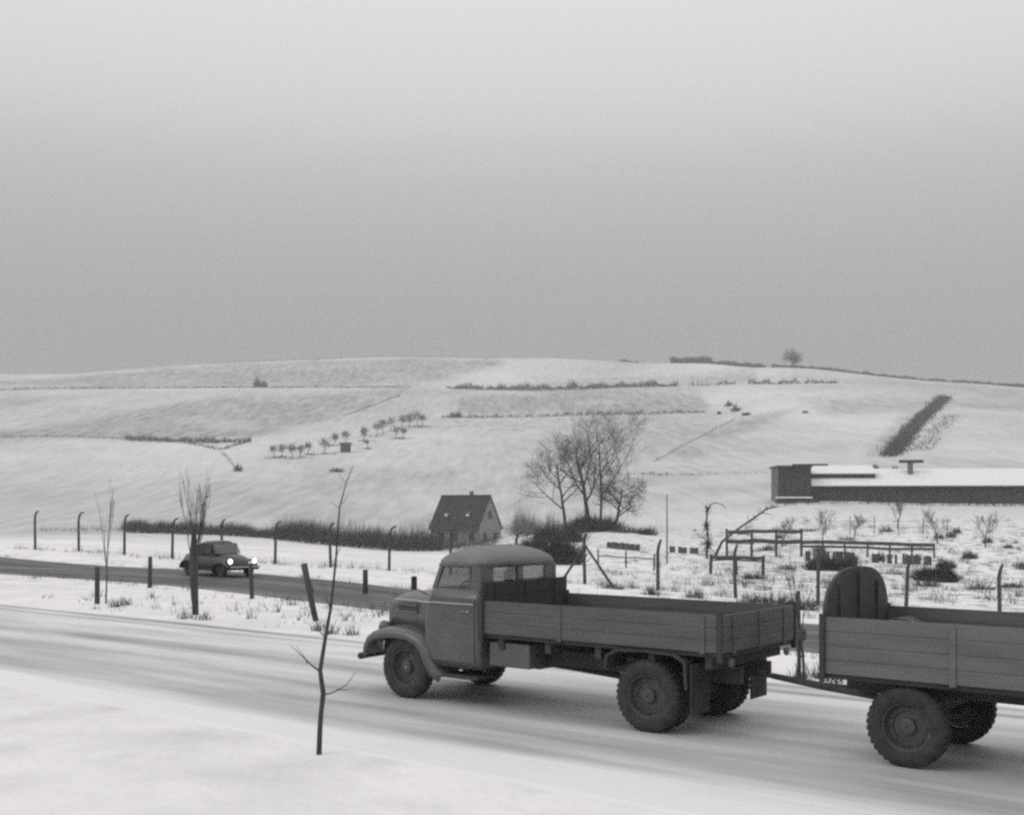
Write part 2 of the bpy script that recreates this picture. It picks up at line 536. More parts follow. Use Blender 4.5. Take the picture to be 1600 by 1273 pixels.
strip('side_road', 'wet_asphalt', side_line, (-3.4, 3.4), 34, wear_side, .035, 'dark wet side road behind the snowy verge')

# ------------------------------------------------------------------ bare trees, bushes, hedges
def branchy(rng, base, direction, length, r0, levels, split=3, up=.25, spread=.75, wander=.18, nseg=4, tmin=.012, first=.35):
    """returns (trunk MB, crown MB): a tapered stem with limbs, branches and twigs"""
    tr, cr = MB(), MB()
    def grow(p, d, L, r, lev):
        pts = [p.copy()]; rad = [r]
        d = d.normalized()
        n = nseg if lev else nseg+2
        for i in range(n):
            d = (d + Vector((rng.uniform(-1, 1), rng.uniform(-1, 1), rng.uniform(-.6, 1)*.7))*wander + Vector((0, 0, up*.25 if lev else .02))).normalized()
            pts.append(pts[-1]+d*(L/n)); rad.append(max(tmin*.7, r*(1-.62*(i+1)/n)))
        (tr if lev == 0 else cr).tube(pts, rad, 7 if lev == 0 else (5 if lev == 1 else 3), cap=lev < 2)
        if lev >= levels: return
        nb = split + (3 if lev == 0 else rng.randint(0, 2))
        for b in range(nb):
            t = first+(1-first)*(b+rng.random()*.8)/nb if lev == 0 else .2+.8*(b+rng.random())/nb
            t = min(t, .98); i = int(t*n); f_ = t*n-i
            q = pts[i].lerp(pts[i+1], f_); rr = rad[i]*(1-f_)+rad[i+1]*f_
            dd = (pts[i+1]-pts[i]).normalized()
            side = Vector((rng.gauss(0, 1), rng.gauss(0, 1), rng.gauss(0, .6)))
            side = (side - dd*side.dot(dd)).normalized()
            nd = (dd*(1-spread*.5) + side*spread + Vector((0, 0, up))).normalized()
            grow(q, nd, L*(rng.uniform(.5, .72) if lev == 0 else rng.uniform(.48, .82))*(1.12-.35*t), max(tmin, rr*.62), lev+1)
    grow(Vector(base), Vector(direction), length, r0, 0)
    return tr, cr
def tree(name, label, p, direction, L, r0, seed, levels=4, group=None, bark='bark', twig='twig', sub=None, **kw):
    root = empty(name, p, 0, label, 'tree', group)
    t, c = branchy(random.Random(seed), (0, 0, -.15), direction, L, r0, levels, **kw)
    t.build('trunk', bark, root, True); c.build('crown', twig, root, True)
    return root

def twig_blob(rng, rx, ry, rz, n, w, fill=.35):
    """bare bush: many thin blades rising from the base and filling a rounded volume"""
    m = MB(); off_ = rng.uniform(0, 50)
    for i in range(n):
        a = rng.uniform(0, 2*math.pi); rr = math.sqrt(rng.random())
        lump = 1 + .55*pnoise(Vector((rr*math.cos(a)*2.2+off_, rr*math.sin(a)*2.2, off_))) + (.3 if rng.random() < .05 else 0)
        k = math.sqrt(max(0, 1-rr*rr*.85))
        tip = Vector((rx*rr*math.cos(a), ry*rr*math.sin(a), rz*k*rng.uniform(.55, 1.08)))*lump
        st = Vector((tip.x*rng.uniform(fill, .9), tip.y*rng.uniform(fill, .9), tip.z*rng.uniform(0, .55)))
        d = (tip-st).normalized(); s_ = d.cross(Vector((rng.uniform(-1, 1), rng.uniform(-1, 1), rng.uniform(-1, 1)))).normalized()*w*rng.uniform(.6, 1.4)
        m.add([st-s_*.5, st+s_*.5, tip], [(0, 1, 2)])
    return m
def hedge(name, label, pts, h, w, dens, blade, seed, m='twig_far', kind_label='hedge', ragged=.35, snowy=0):
    """one hedgerow along a ground polyline: uneven mass of upright twigs"""
    rng = random.Random(seed); mb = MB(); base = pts[0].copy()
    for a, b in zip(pts[:-1], pts[1:]):
        L = (b-a).length; n = max(4, int(L*dens))
        side = Vector((-(b-a).y, (b-a).x, 0)).normalized()
        for i in range(n):
            t = rng.random(); q = a.lerp(b, t) + side*rng.gauss(0, w*.35)
            q.z = ground(q.x, q.y) - .05
            hh = h*(1+ragged*1.6*pnoise(Vector((q.x*.35/h*1.5, q.y*.35/h*1.5, seed))))*rng.uniform(.45, 1.05)
            tip = q + Vector((rng.gauss(0, .22)*hh, rng.gauss(0, .22)*hh, hh))
            st = q.lerp(tip, rng.uniform(0, .5))
            s_ = (tip-st).cross(Vector((rng.uniform(-1, 1), rng.uniform(-1, 1), .2))).normalized()*blade*rng.uniform(.5, 1.4)
            mb.add([st-s_*.5-base, st+s_*.5-base, tip-base], [(0, 1, 2)])
    o = mb.build(name, m)
    o.location = base
    return tag(o, label, kind_label)

# ---- fence of bent concrete posts
FA, FB = Vector((-12.5, 60.8)), Vector((9.7, 50.0))
fence = empty('boundary_fence', (FA.x, FA.y, 0), 0, 'long wire fence of dark bent-top concrete posts beyond the side road', 'fence')
def post_mesh(hook):
    hgt = 2.28
    pts = [(0, 0, -.25), (0, 0, .6), (0, 0, hgt*.62), (0, 0, hgt*.76)]
    if hook:
        pts += [(.03, 0, hgt*.86), (.10, 0, hgt*.945), (.22, 0, hgt*.99), (.36, 0, hgt*1.0)]
        rad = [.075, .075, .07, .068, .064, .058, .05, .04]
    else:
        pts += [(.03, 0, hgt*.84), (.08, 0, hgt*.92), (.15, 0, hgt*1.0)]
        rad = [.08, .08, .078, .074, .07, .06, .05]
    return MB().tube(pts, rad, 8).mesh('post', 'concrete_post', True)
pm_h, pm_s = post_mesh(True), post_mesh(False)
posts = []
for k in range(-6, 13):
    q = FA + (FB-FA)*(k/7)
    z = ground(q.x, q.y)
    jr = random.Random(50+k)
    o = inst('post', pm_h if k < 5 else pm_s, fence, (q.x-FA.x, q.y-FA.y, z), math.radians(-26+jr.uniform(-14, 14)), (1, 1, jr.uniform(.97, 1.03)))
    o.rotation_euler[1] = math.radians(jr.uniform(-2, 2)); o.rotation_euler[0] = math.radians(jr.uniform(-1.5, 1.5))
    posts.append(Vector((q.x-FA.x, q.y-FA.y, z)))
for hh in (.35, .75, 1.15, 1.55, 1.9):
    mb = MB()
    for a, b in zip(posts[:-1], posts[1:]):
        pts = []
        for i in range(5):
            t = i/4; p = a.lerp(b, t); pts.append((p.x, p.y, p.z+hh-.03*math.sin(math.pi*t)))
        mb.tube(pts, .004, 3, cap=False)
    mb.build('wire', 'wire', fence)
bp_ = posts[6+5]       # the braced post with two struts
dirf = (FB-FA).normalized(); perp = Vector((dirf.y, -dirf.x))
for sgn, ln, hh in ((-1, 1.25, 1.75), (1, 1.45, 1.8)):
    e = Vector((bp_.x, bp_.y, 0)) + Vector((dirf.x, dirf.y, 0))*sgn*ln
    ez = ground(e.x+FA.x, e.y+FA.y) - .1
    MB().tube([(bp_.x, bp_.y, bp_.z+hh), (e.x, e.y, ez)], [.055, .07], 7).build('strut', 'concrete_post', fence, True)

# ---- dry grass along the fence foot and the rough ground to the right
def grass(name, label, spots, seed, m='grass_dry'):
    rng = random.Random(seed); mb = MB()
    for (x, y, r, n, h) in spots:
        for i in range(n):
            a = rng.uniform(0, 6.283); q = Vector((x+r*rng.random()*math.cos(a), y+r*rng.random()*math.sin(a), 0)); q.z = ground(q.x, q.y)-.02
            hh = h*rng.uniform(.4, 1.1); tip = q+Vector((rng.gauss(0, .35)*hh, rng.gauss(0, .35)*hh, hh))
            s_ = Vector((rng.uniform(-1, 1), rng.uniform(-1, 1), 0))*.014
            mb.add([q-s_, q+s_, tip], [(0, 1, 2)])
    o = mb.build(name, m)
    return tag(o, label, 'grass', kind='stuff')
rng = random.Random(3); spots = []
for k in range(210):
    t = rng.uniform(-.8, 1.75); q = FA+(FB-FA)*t + Vector((rng.gauss(0, .35), rng.gauss(0, .8)))
    spots.append((q.x, q.y, rng.uniform(.2, .6), rng.randint(8, 34) if t > .6 else rng.randint(4, 16), rng.uniform(.2, .55)))
for k in range(170):
    px, Y = rng.uniform(880, 1620), rng.uniform(34, 120)
    q = at(px, Y); spots.append((q.x, q.y, rng.uniform(.3, 1.1), rng.randint(6, 30), rng.uniform(.2, .6)))
grass('dry_grass', 'dry grass poking through the snow along the fence foot', spots, 11, 'grass_dry')
spots = []
for k in range(260):
    i = rng.randrange(30, len(side_line)-20); p, nrm = side_line[i]
    q = p + nrm*rng.choice((rng.gauss(-3.7, .35), rng.gauss(3.6, .3)))
    spots.append((q.x, q.y, .35, rng.randint(4, 18), rng.uniform(.10, .3)))
grass('verge_grass', 'dead grass tufts along both edges of the dark side road', spots, 12, 'twig')

spots = []; rng = random.Random(29)
for k in range(120):
    q = hit(rng.uniform(60, 620), rng.uniform(932, 985)); spots.append((q.x, q.y, rng.uniform(.1, .5), rng.randint(3, 12), rng.uniform(.12, .4)))
for px_, y_ in ((516, 990), (500, 985), (470, 992), (548, 992), (196, 945), (180, 948), (290, 966), (318, 968), (1250, 1060), (1300, 1066), (1275, 1058)):
    q = hit(px_, y_); spots.append((q.x, q.y, .25, 40, .35))
spots = [t_ for t_ in spots if (Vector((t_[0], t_[1]))-R0).dot(NV) > 5.7]      # none on the carriageway
grass('verge_stalks', 'thin dead stalks poking through the snowy verge between the two roads', spots, 30, 'twig')

# ------------------------------------------------------------------ lorry
def wheel(parent, x, y, r, w, name='wheel', side=1):
    wh = empty(name, (x, y, r)); wh.parent = parent
    ri = r*.60
    prof = [(ri, -w*.42), (ri+.02, -w*.5), (r*.86, -w*.52), (r*.965, -w*.42), (r, -w*.30), (r, w*.30), (r*.965, w*.42), (r*.86, w*.52), (ri+.02, w*.5), (ri, w*.42), (ri, -w*.42)]
    t = MB(); t.lathe(prof, 36, cap=False)
    for k in range(36):                         # tread blocks
        a = 2*math.pi*k/36; c, s_ = math.cos(a), math.sin(a)
        b = MB().box(r*.985, r*1.012, -w*.36, -w*.04, -.022, .022).box(r*.985, r*1.012, w*.04, w*.36, -.002, .042)
        t.add([(p[0]*c-p[2]*s_, p[1], p[0]*s_+p[2]*c) for p in b.v], b.f)
    t.build('tyre', 'tyre', wh, True)
    s = side
    rm = MB().lathe([(ri, w*.44*s), (ri*.95, w*.42*s), (ri*.91, w*.02*s), (ri*.66, w*.10*s), (ri*.62, -w*.02*s), (ri*.36, 0), (ri*.34, w*.24*s), (ri*.26, w*.30*s), (.01, w*.31*s)], 28, cap=False)
    for k in range(8):
        a = 2*math.pi*k/8
        rm.lathe([(.017, w*.05*s), (.017, w*.15*s), (.001, w*.16*s)], 6, c=(ri*.76*math.cos(a), 0, ri*.76*math.sin(a)))
    rm.build('rim', 'rim', wh)
    return wh
def rrect(x0, x1, hw, z, rx, n=5, hw_front=None):
    """rounded rectangle outline in the xy plane at height z"""
    hf = hw_front if hw_front is not None else hw
    pts = []
    for cx, cy, a0, sx in ((x1-rx, hf-rx, 0, 1), (x0+rx, hw-rx, 90, 1), (x0+rx, -hw+rx, 180, 1), (x1-rx, -hf+rx, 270, 1)):
        for i in range(n+1):
            a = math.radians(a0+90*i/n)
            pts.append((cx+rx*math.cos(a), cy+rx*math.sin(a), z))
    return pts

ctr = R0 + NV*1.02
lorry = empty('flatbed_lorry', (ctr.x, ctr.y, .012), math.pi-TH, 'dark grey bonneted lorry with domed cab and empty drop-side bed on the road', 'truck')
L_ = lorry
# cab: lower shell, roof, pillars, glass
low = MB().loft([rrect(2.90, 4.02, .97, .56, .07), rrect(2.89, 4.03, 1.0, .75, .08), rrect(2.89, 4.02, 1.01, 1.25, .09), rrect(2.89, 3.98, 1.0, 1.55, .12), rrect(2.90, 3.93, .96, 1.74, .14)], cap=True)
low.build('cab_body', 'paint', L_, True)
roof_secs = []
for z, ins in ((2.06, 0), (2.11, -.025), (2.16, -.015), (2.22, .04), (2.28, .13), (2.33, .26), (2.365, .40), (2.38, .50)):
    roof_secs.append(rrect(2.90+ins*.85, 3.80-ins*.75, .93-ins*1.15, z, max(.03, .2-ins*.25)))
rf = MB().loft(roof_secs).build('cab_roof', 'paint_roof', L_, True)
MB().tube([(3.86, -.80, 2.085), (3.88, -.4, 2.10), (3.885, 0, 2.105), (3.88, .4, 2.10), (3.86, .80, 2.085)], .018, 6).build('sun_visor_rail', 'paint', rf, True)
def slab(name, m, pts, thick, parent, bevel=0.008):
    """flat plate through four corners, given a thickness along its normal"""
    p = [Vector(q) for q in pts]; n_ = (p[1]-p[0]).cross(p[3]-p[0]).normalized()*thick/2
    return MB().add([q-n_ for q in p]+[q+n_ for q in p], [(3,2,1,0),(4,5,6,7),(0,1,5,4),(1,2,6,5),(2,3,7,6),(3,0,4,7)]).build(name, m, parent, bevel=bevel)
for s in (-1, 1):
    MB().loft([[(3.80, s*.945, 1.72), (3.91, s*.92, 1.72), (3.93, s*.86, 1.72), (3.84, s*.88, 1.72)],
               [(3.70, s*.90, 2.09), (3.79, s*.87, 2.09), (3.79, s*.81, 2.09), (3.71, s*.83, 2.09)]]).build('front_pillar', 'paint', L_)
    MB().loft([rrect(2.90, 3.14, .06, 1.72, .03), rrect(2.91, 3.10, .06, 2.09, .03)]).build('rear_pillar', 'paint', L_).location = (0, s*.885, 0)
    slab('door_window', 'glass', [(3.13, s*.935, 1.73), (3.82, s*.925, 1.73), (3.73, s*.88, 2.08), (3.10, s*.905, 2.08)], .008, L_, 0)
    MB().box(3.115, 3.135, s*.94-.008, s*.94+.008, 1.73, 2.08).build('window_bar', 'paint', L_)
    d = MB().loft([[(2.985, s*1.013, .66), (3.82, s*1.013, .66), (3.82, s*1.013, .66), (2.985, s*1.013, .66)],
                   [(2.985, s*1.022, 1.25), (3.88, s*1.022, 1.25), (3.88, s*1.005, 1.25), (2.985, s*1.005, 1.25)],
                   [(2.985, s*1.006, 1.60), (3.86, s*1.004, 1.60), (3.86, s*.98, 1.60), (2.985, s*.98, 1.60)]])
    dr = d.build('door', 'paint', L_)
    MB().tube([(3.06, s*1.03, 1.42), (3.07, s*1.055, 1.42), (3.20, s*1.055, 1.42), (3.21, s*1.03, 1.42)], .012, 6).build('handle', 'bright_metal', dr, True)
    MB().box(2.99, 3.97, s*1.018-.012, s*1.018+.012, 1.515, 1.535).build('trim_strip', 'bright_metal', dr)
    slab('windscreen', 'glass', [(3.915, s*.02, 1.74), (3.90, s*.88, 1.74), (3.785, s*.82, 2.08), (3.80, s*.02, 2.08)], .008, L_, 0)
    MB().loft([rrect(2.905, 2.945, .10 if s > 0 else .10, 1.72, .015), rrect(2.915, 2.945, .10, 2.08, .013)]).build('rear_panel', 'paint', L_).location = (0, s*.74, 0)
    slab('rear_window', 'glass', [(2.925, s*.06, 1.74), (2.925, s*.65, 1.74), (2.93, s*.65, 2.07), (2.93, s*.06, 2.07)], .008, L_, 0)
MB().box(2.905, 2.945, -.07, .07, 1.72, 2.08).build('rear_panel', 'paint', L_)
MB().box(3.79, 3.93, -.02, .02, 1.73, 2.08).build('windscreen_bar', 'paint', L_)
MB().box(2.96, 3.08, -.85, .85, .9, 1.66).box(2.96, 3.45, -.85, .85, .75, 1.0).build('bench_seat', 'seat_cloth', L_, bevel=.05)
sw = MB(); sw.tube([(.19*math.cos(a)*.55, .19*math.sin(a), .19*math.cos(a)*.83) for a in [2*math.pi*i/20 for i in range(21)]], .013, 6)
sw.tube([(0, 0, 0), (.3, 0, -.3)], .02, 6)
sw.build('steering_wheel', 'chassis', L_, True).location = (3.52, .45, 1.66)
# bonnet
secs = []
for x, hw, zt in ((3.90, .86, 1.665), (4.15, .80, 1.655), (4.5, .70, 1.64), (4.85, .61, 1.61), (5.10, .55, 1.57), (5.22, .52, 1.50), (5.26, .48, 1.42)):
    q = [(x, -hw, 1.0), (x, -hw, 1.28)]
    for i in range(1, 12):
        a = math.pi - math.pi*i/12
        q.append((x, hw*math.copysign(abs(math.cos(a))**.55, math.cos(a)), 1.28+(zt-1.28)*abs(math.sin(a))**.75))
    q += [(x, hw, 1.28), (x, hw, 1.0)]
    secs.append(q)
hood = MB().loft(secs).build('bonnet', 'paint', L_, True)
for s in (-1, 1):
    for k in range(4):
        MB().loft([[(4.38, s*.748, 1.30+.055*k), (4.38, s*.775, 1.305+.055*k), (4.38, s*.748, 1.335+.055*k)],
                   [(4.98, s*.592, 1.30+.055*k), (4.98, s*.62, 1.305+.055*k), (4.98, s*.592, 1.335+.055*k)]]).build('louvre', 'dark_opening' if k == 1 else 'paint', hood)
    MB().tube([(3.98, s*.89, 1.50), (4.5, s*.722, 1.50), (5.0, s*.60, 1.49)], .012, 5).build('trim_strip', 'bright_metal', hood)
gr = MB().box(5.20, 5.265, -.47, .47, .78, 1.42).build('grille', 'dark_opening', L_, bevel=.02)
for k in range(9): MB().box(5.26, 5.285, -.46, .46, .82+.066*k, .845+.066*k).build('grille_bar', 'bright_metal', gr)
MB().box(3.95, 5.22, -.5, .5, .62, 1.02).build('engine_bay', 'chassis', L_)
# front wings swept over the wheels, running boards
def wing(s):
    path = [(5.36, .60), (5.345, .76), (5.27, .90), (5.12, 1.0), (4.9, 1.055), (4.6, 1.075), (4.32, 1.06), (4.08, .98), (3.93, .84), (3.84, .66), (3.74, .52), (3.6, .46)]
    secs = []
    for i, (x, z) in enumerate(path):
        a = path[max(i-1, 0)]; b = path[min(i+1, len(path)-1)]
        tx, tz = b[0]-a[0], b[1]-a[1]; l = math.hypot(tx, tz); nx, nz = tz/l, -tx/l
        if nz < 0 and 0: nx, nz = -nx, -nz
        q = []
        for yy, dn in ((.50, .03), (.70, .02), (.88, 0), (.98, -.02), (1.035, -.07), (1.05, -.15)):
            q.append((x+nx*-dn*-1, s*yy, z+nz*dn) if False else (x-nx*(-dn), s*yy, z+nz*dn if nz > 0 else z+abs(nz)*dn))
        secs.append(q)
    return MB().loft(secs, cap=False, closed=False).build('front_wing', 'paint', L_, True, solid=.022)
for s in (-1, 1):
    wing(s)
    MB().prism([(5.33, .66), (5.30, .84), (5.14, .96), (4.9, 1.02), (4.6, 1.04), (4.32, 1.02), (4.1, .95), (3.97, .80), (3.97, .62), (4.0, .62)], s*.53-.01, s*.53+.01).build('wing_liner', 'chassis', L_)
    MB().box(2.95, 3.72, s*.78-.22, s*.78+.22, .40, .45).build('running_board', 'chassis', L_, bevel=.01)
    hl = MB().lathe([(.01, -.13), (.07, -.10), (.105, -.03), (.11, .03), (.10, .045)], 20, 'x', (5.24, s*.60, 1.02)).build('headlight', 'paint', L_, True)
    MB().lathe([(.098, .045), (.07, .062), (.01, .07)], 20, 'x', (5.24, s*.60, 1.02)).build('lens', 'lamp_lens', hl, True)
    mir = MB().tube([(3.96, s*.95, 1.62), (4.06, s*1.10, 1.72), (4.10, s*1.13, 1.92)], .010, 6).build('mirror_arm', 'chassis', L_, True)
    MB().box(4.075, 4.10, s*1.13-.06, s*1.13+.06, 1.70, 1.91).build('mirror', 'chassis', mir, bevel=.02)
    MB().box(2.0, 2.75, s*.75-.20, s*.75+.20, .64, 1.0).build('tool_box' if s > 0 else 'fuel_tank', 'paint' if s > 0 else 'chassis', L_, bevel=.03)
    MB().prism([(-.62, .98), (-.45, 1.07), (0, 1.09), (.45, 1.07), (.62, .98), (.64, .80), (.60, .80), (.58, .96), (.43, 1.04), (0, 1.06), (-.43, 1.04), (-.58, .96), (-.60, .62), (-.64, .62)], s*.83-.25, s*.83+.25).build('rear_mudguard', 'chassis', L_)
    MB().box(-.70, -.68, s*.83-.24, s*.83+.24, .30, .95).build('mud_flap', 'tyre', L_)
    MB().box(-1.08, 5.15, s*.40-.035, s*.40+.035, .66, .88).build('chassis_rail', 'chassis', L_)
    wheel(L_, 4.42, s*.90, .475, .22, side=s)
    wheel(L_, 0, s*.93, .475, .22, side=s)
    wheel(L_, 0, s*.66, .475, .22, side=s)
    MB().lathe([(.06, -.01), (.055, .02), (.01, .03)], 14, 'x', (-1.13, s*.80, .98)).build('tail_lamp', 'brick', L_, True)
    for k in range(4):
        ls = MB()
        ls.tube([(-.65+.0*k, s*.42, .60-.0*k), (0, s*.42, .50), (.65, s*.42, .60)], .03, 4)
    ls.build('leaf_spring', 'chassis', L_)
MB().tube([(4.42, -.85, .475), (4.42, .85, .475)], .06, 8).build('front_axle', 'chassis', L_)
ax = MB().tube([(0, -.9, .475), (0, .9, .475)], .075, 8); ax.lathe([(.01, -.2), (.15, -.12), (.19, 0), (.15, .12), (.01, .2)], 14, 'y', (0, 0, .475)); ax.build('rear_axle', 'chassis', L_, True)
MB().tube([(.15, 0, .48), (3.9, 0, .70)], .05, 8).build('drive_shaft', 'chassis', L_)
MB().tube([(5.40, -1.0, .58), (5.46, -.7, .58), (5.47, 0, .58), (5.46, .7, .58), (5.40, 1.0, .58)], .055, 8).build('front_bumper', 'chassis', L_, True)
# bed
for k in range(5): MB().box(-.95+.85*k, -.85+.85*k, -.98, .98, .90, 1.06).build('cross_member', 'chassis', L_)
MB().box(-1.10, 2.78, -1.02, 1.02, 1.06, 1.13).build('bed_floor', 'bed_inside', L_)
def side_board(name, m, x0, x1, y, s, z0, z1, parent, n=3, ribs=()):
    mb = MB(); hgt = (z1-z0)/n
    for k in range(n): mb.box(x0, x1, y-.017, y+.017, z0+hgt*k+.004, z0+hgt*(k+1)-.004)
    mb.box(x0+.01, x1-.01, y-.010, y+.010, z0, z1-.01)
    o = mb.build(name, m, parent)
    for x in ribs: MB().box(x-.035, x+.035, y+s*.018, y+s*.032, z0-.02, z1-.02).build('hinge_strap', 'chassis' if False else m, o)
    return o
for s in (-1, 1):
    side_board('drop_side', 'board', -1.08, 2.76, s*1.035, s, 1.12, 1.60, L_, 3, (-.85, 1.4))
def end_board(name, m, x, s, hw, z0, z1, parent, n=3):
    mb = MB(); hgt = (z1-z0)/n
    for k in range(n): mb.box(x-.017, x+.017, -hw, hw, z0+hgt*k+.004, z0+hgt*(k+1)-.004)
    mb.box(x-.010, x+.010, -hw+.01, hw-.01, z0, z1-.01)
    o = mb.build(name, m, parent)
    for yy in (-.7*hw, 0, .7*hw): MB().box(x+s*.018, x+s*.034, yy-.035, yy+.035, z0-.02, z1-.02).build('hinge_strap', m, o)
    return o
end_board('tailgate', 'board', -1.105, -1, 1.05, 1.12, 1.60, L_)
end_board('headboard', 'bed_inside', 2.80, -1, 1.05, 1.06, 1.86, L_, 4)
for x in (-1.105, 2.80):
    for s in (-1, 1): MB().box(x-.035, x+.035, s*1.075-.02, s*1.075+.02, 1.0, 1.64).build('corner_post', 'chassis', L_)
MB().tube([(-1.1, 0, .76), (-1.22, 0, .76)], .05, 8).build('tow_hook', 'chassis', L_)

# ------------------------------------------------------------------ trailer behind the lorry
tf = R0 - DV*2.46 + NV*1.0
trailer = empty('drawbar_trailer', (tf.x, tf.y, .012), math.pi-TH, 'grey drop-side trailer with arched front board towed behind the lorry', 'trailer')
T = trailer
TLEN = 4.6
MB().box(-TLEN, 0, -1.0, 1.0, .94, 1.02).build('bed_floor', 'bed_inside', T)
for s in (-1, 1):
    side_board('drop_side', 'board_trailer', -TLEN+.02, -.02, s*1.02, s, 1.0, 1.67, T, 4, (-1.5, -3.2))
    MB().box(-TLEN, -.05, s*.42-.035, s*.42+.035, .76, .94).build('chassis_rail', 'chassis', T)
    for x in (-.95, -3.7):
        wheel(T, x, s*.86, .46, .22, side=s)
    for x in (0.005, -TLEN): MB().box(x-.03, x+.03, s*1.055-.02, s*1.055+.02, .9, 1.70).build('corner_post', 'chassis', T)
for x in (-.95, -3.7):
    MB().tube([(x, -.85, .46), (x, .85, .46)], .05, 8).build('axle', 'chassis', T)
    MB().box(x-.25, x+.25, -.45, .45, .60, .76).build('axle_frame', 'chassis', T)
end_board('tailgate', 'board_trailer', -TLEN-.01, -1, 1.03, 1.0, 1.67, T)
arch = [(-1.0, .98), (1.0, .98)] + [(math.copysign(abs(math.cos(a))**.75, math.cos(a)), 1.62+.60*abs(math.sin(a))**.85) for a in [math.pi*i/22 for i in range(0, 23)]]
hb = MB(); k = len(arch)
hb.add([(-.02, y, z) for y, z in arch]+[(.025, y, z) for y, z in arch], [tuple(range(k)), tuple(range(2*k-1, k-1, -1))]+[(i, (i+1) % k, (i+1) % k+k, i+k) for i in range(k)])
hbo = hb.build('front_board', 'tarp', T)
for yy in (-.6, 0, .6): MB().box(-.05, -.021, yy-.035, yy+.035, 1.02, 2.02 if yy else 2.17).build('brace', 'tarp', hbo)
MB().tube([(-.8, .36, .64), (.45, .05, .68), (1.15, 0, .75)], .04, 7).tube([(-.8, -.36, .64), (.45, -.05, .68), (1.15, 0, .75)], .04, 7).build('drawbar', 'chassis', T)
MB().lathe([(.05, -.02), (.09, -.02), (.09, .02), (.05, .02), (.05, -.02)], 14, 'z', (1.2, 0, .75)).build('tow_eye', 'chassis', T)

# rolled tarpaulin lying against the trailer's front board
rng = random.Random(21); secs = []
for i in range(15):
    y = -.78+1.56*i/14; r = .25*(1+.10*math.sin(i*1.3)+rng.uniform(-.05, .05))*(1 if 0 < i < 14 else .75)
    secs.append([(r*1.12*math.cos(a)*(1+.06*math.sin(3*a+i*.7)), y, r*math.sin(a)*(1+.05*math.sin(4*a+i))) for a in [2*math.pi*j/18 for j in range(18)]])
tp = empty('rolled_tarpaulin', (0, 0, 0), math.pi-TH, 'dark rolled tarpaulin bundle lying in the trailer bed behind the arched board', 'tarpaulin')
off = Matrix.Rotation(math.pi-TH, 3, 'Z') @ Vector((-.40, 0, 0))
tp.location = (tf.x+off.x, tf.y+off.y, 1.30)
MB().loft(secs).build('roll', 'tarp', tp, True)
for y in (-.45, .45):
    MB().tube([(.30*math.cos(a), y, .275*math.sin(a)) for a in [2*math.pi*i/20 for i in range(21)]], .012, 5).build('rope', 'grass_dry', tp, True)

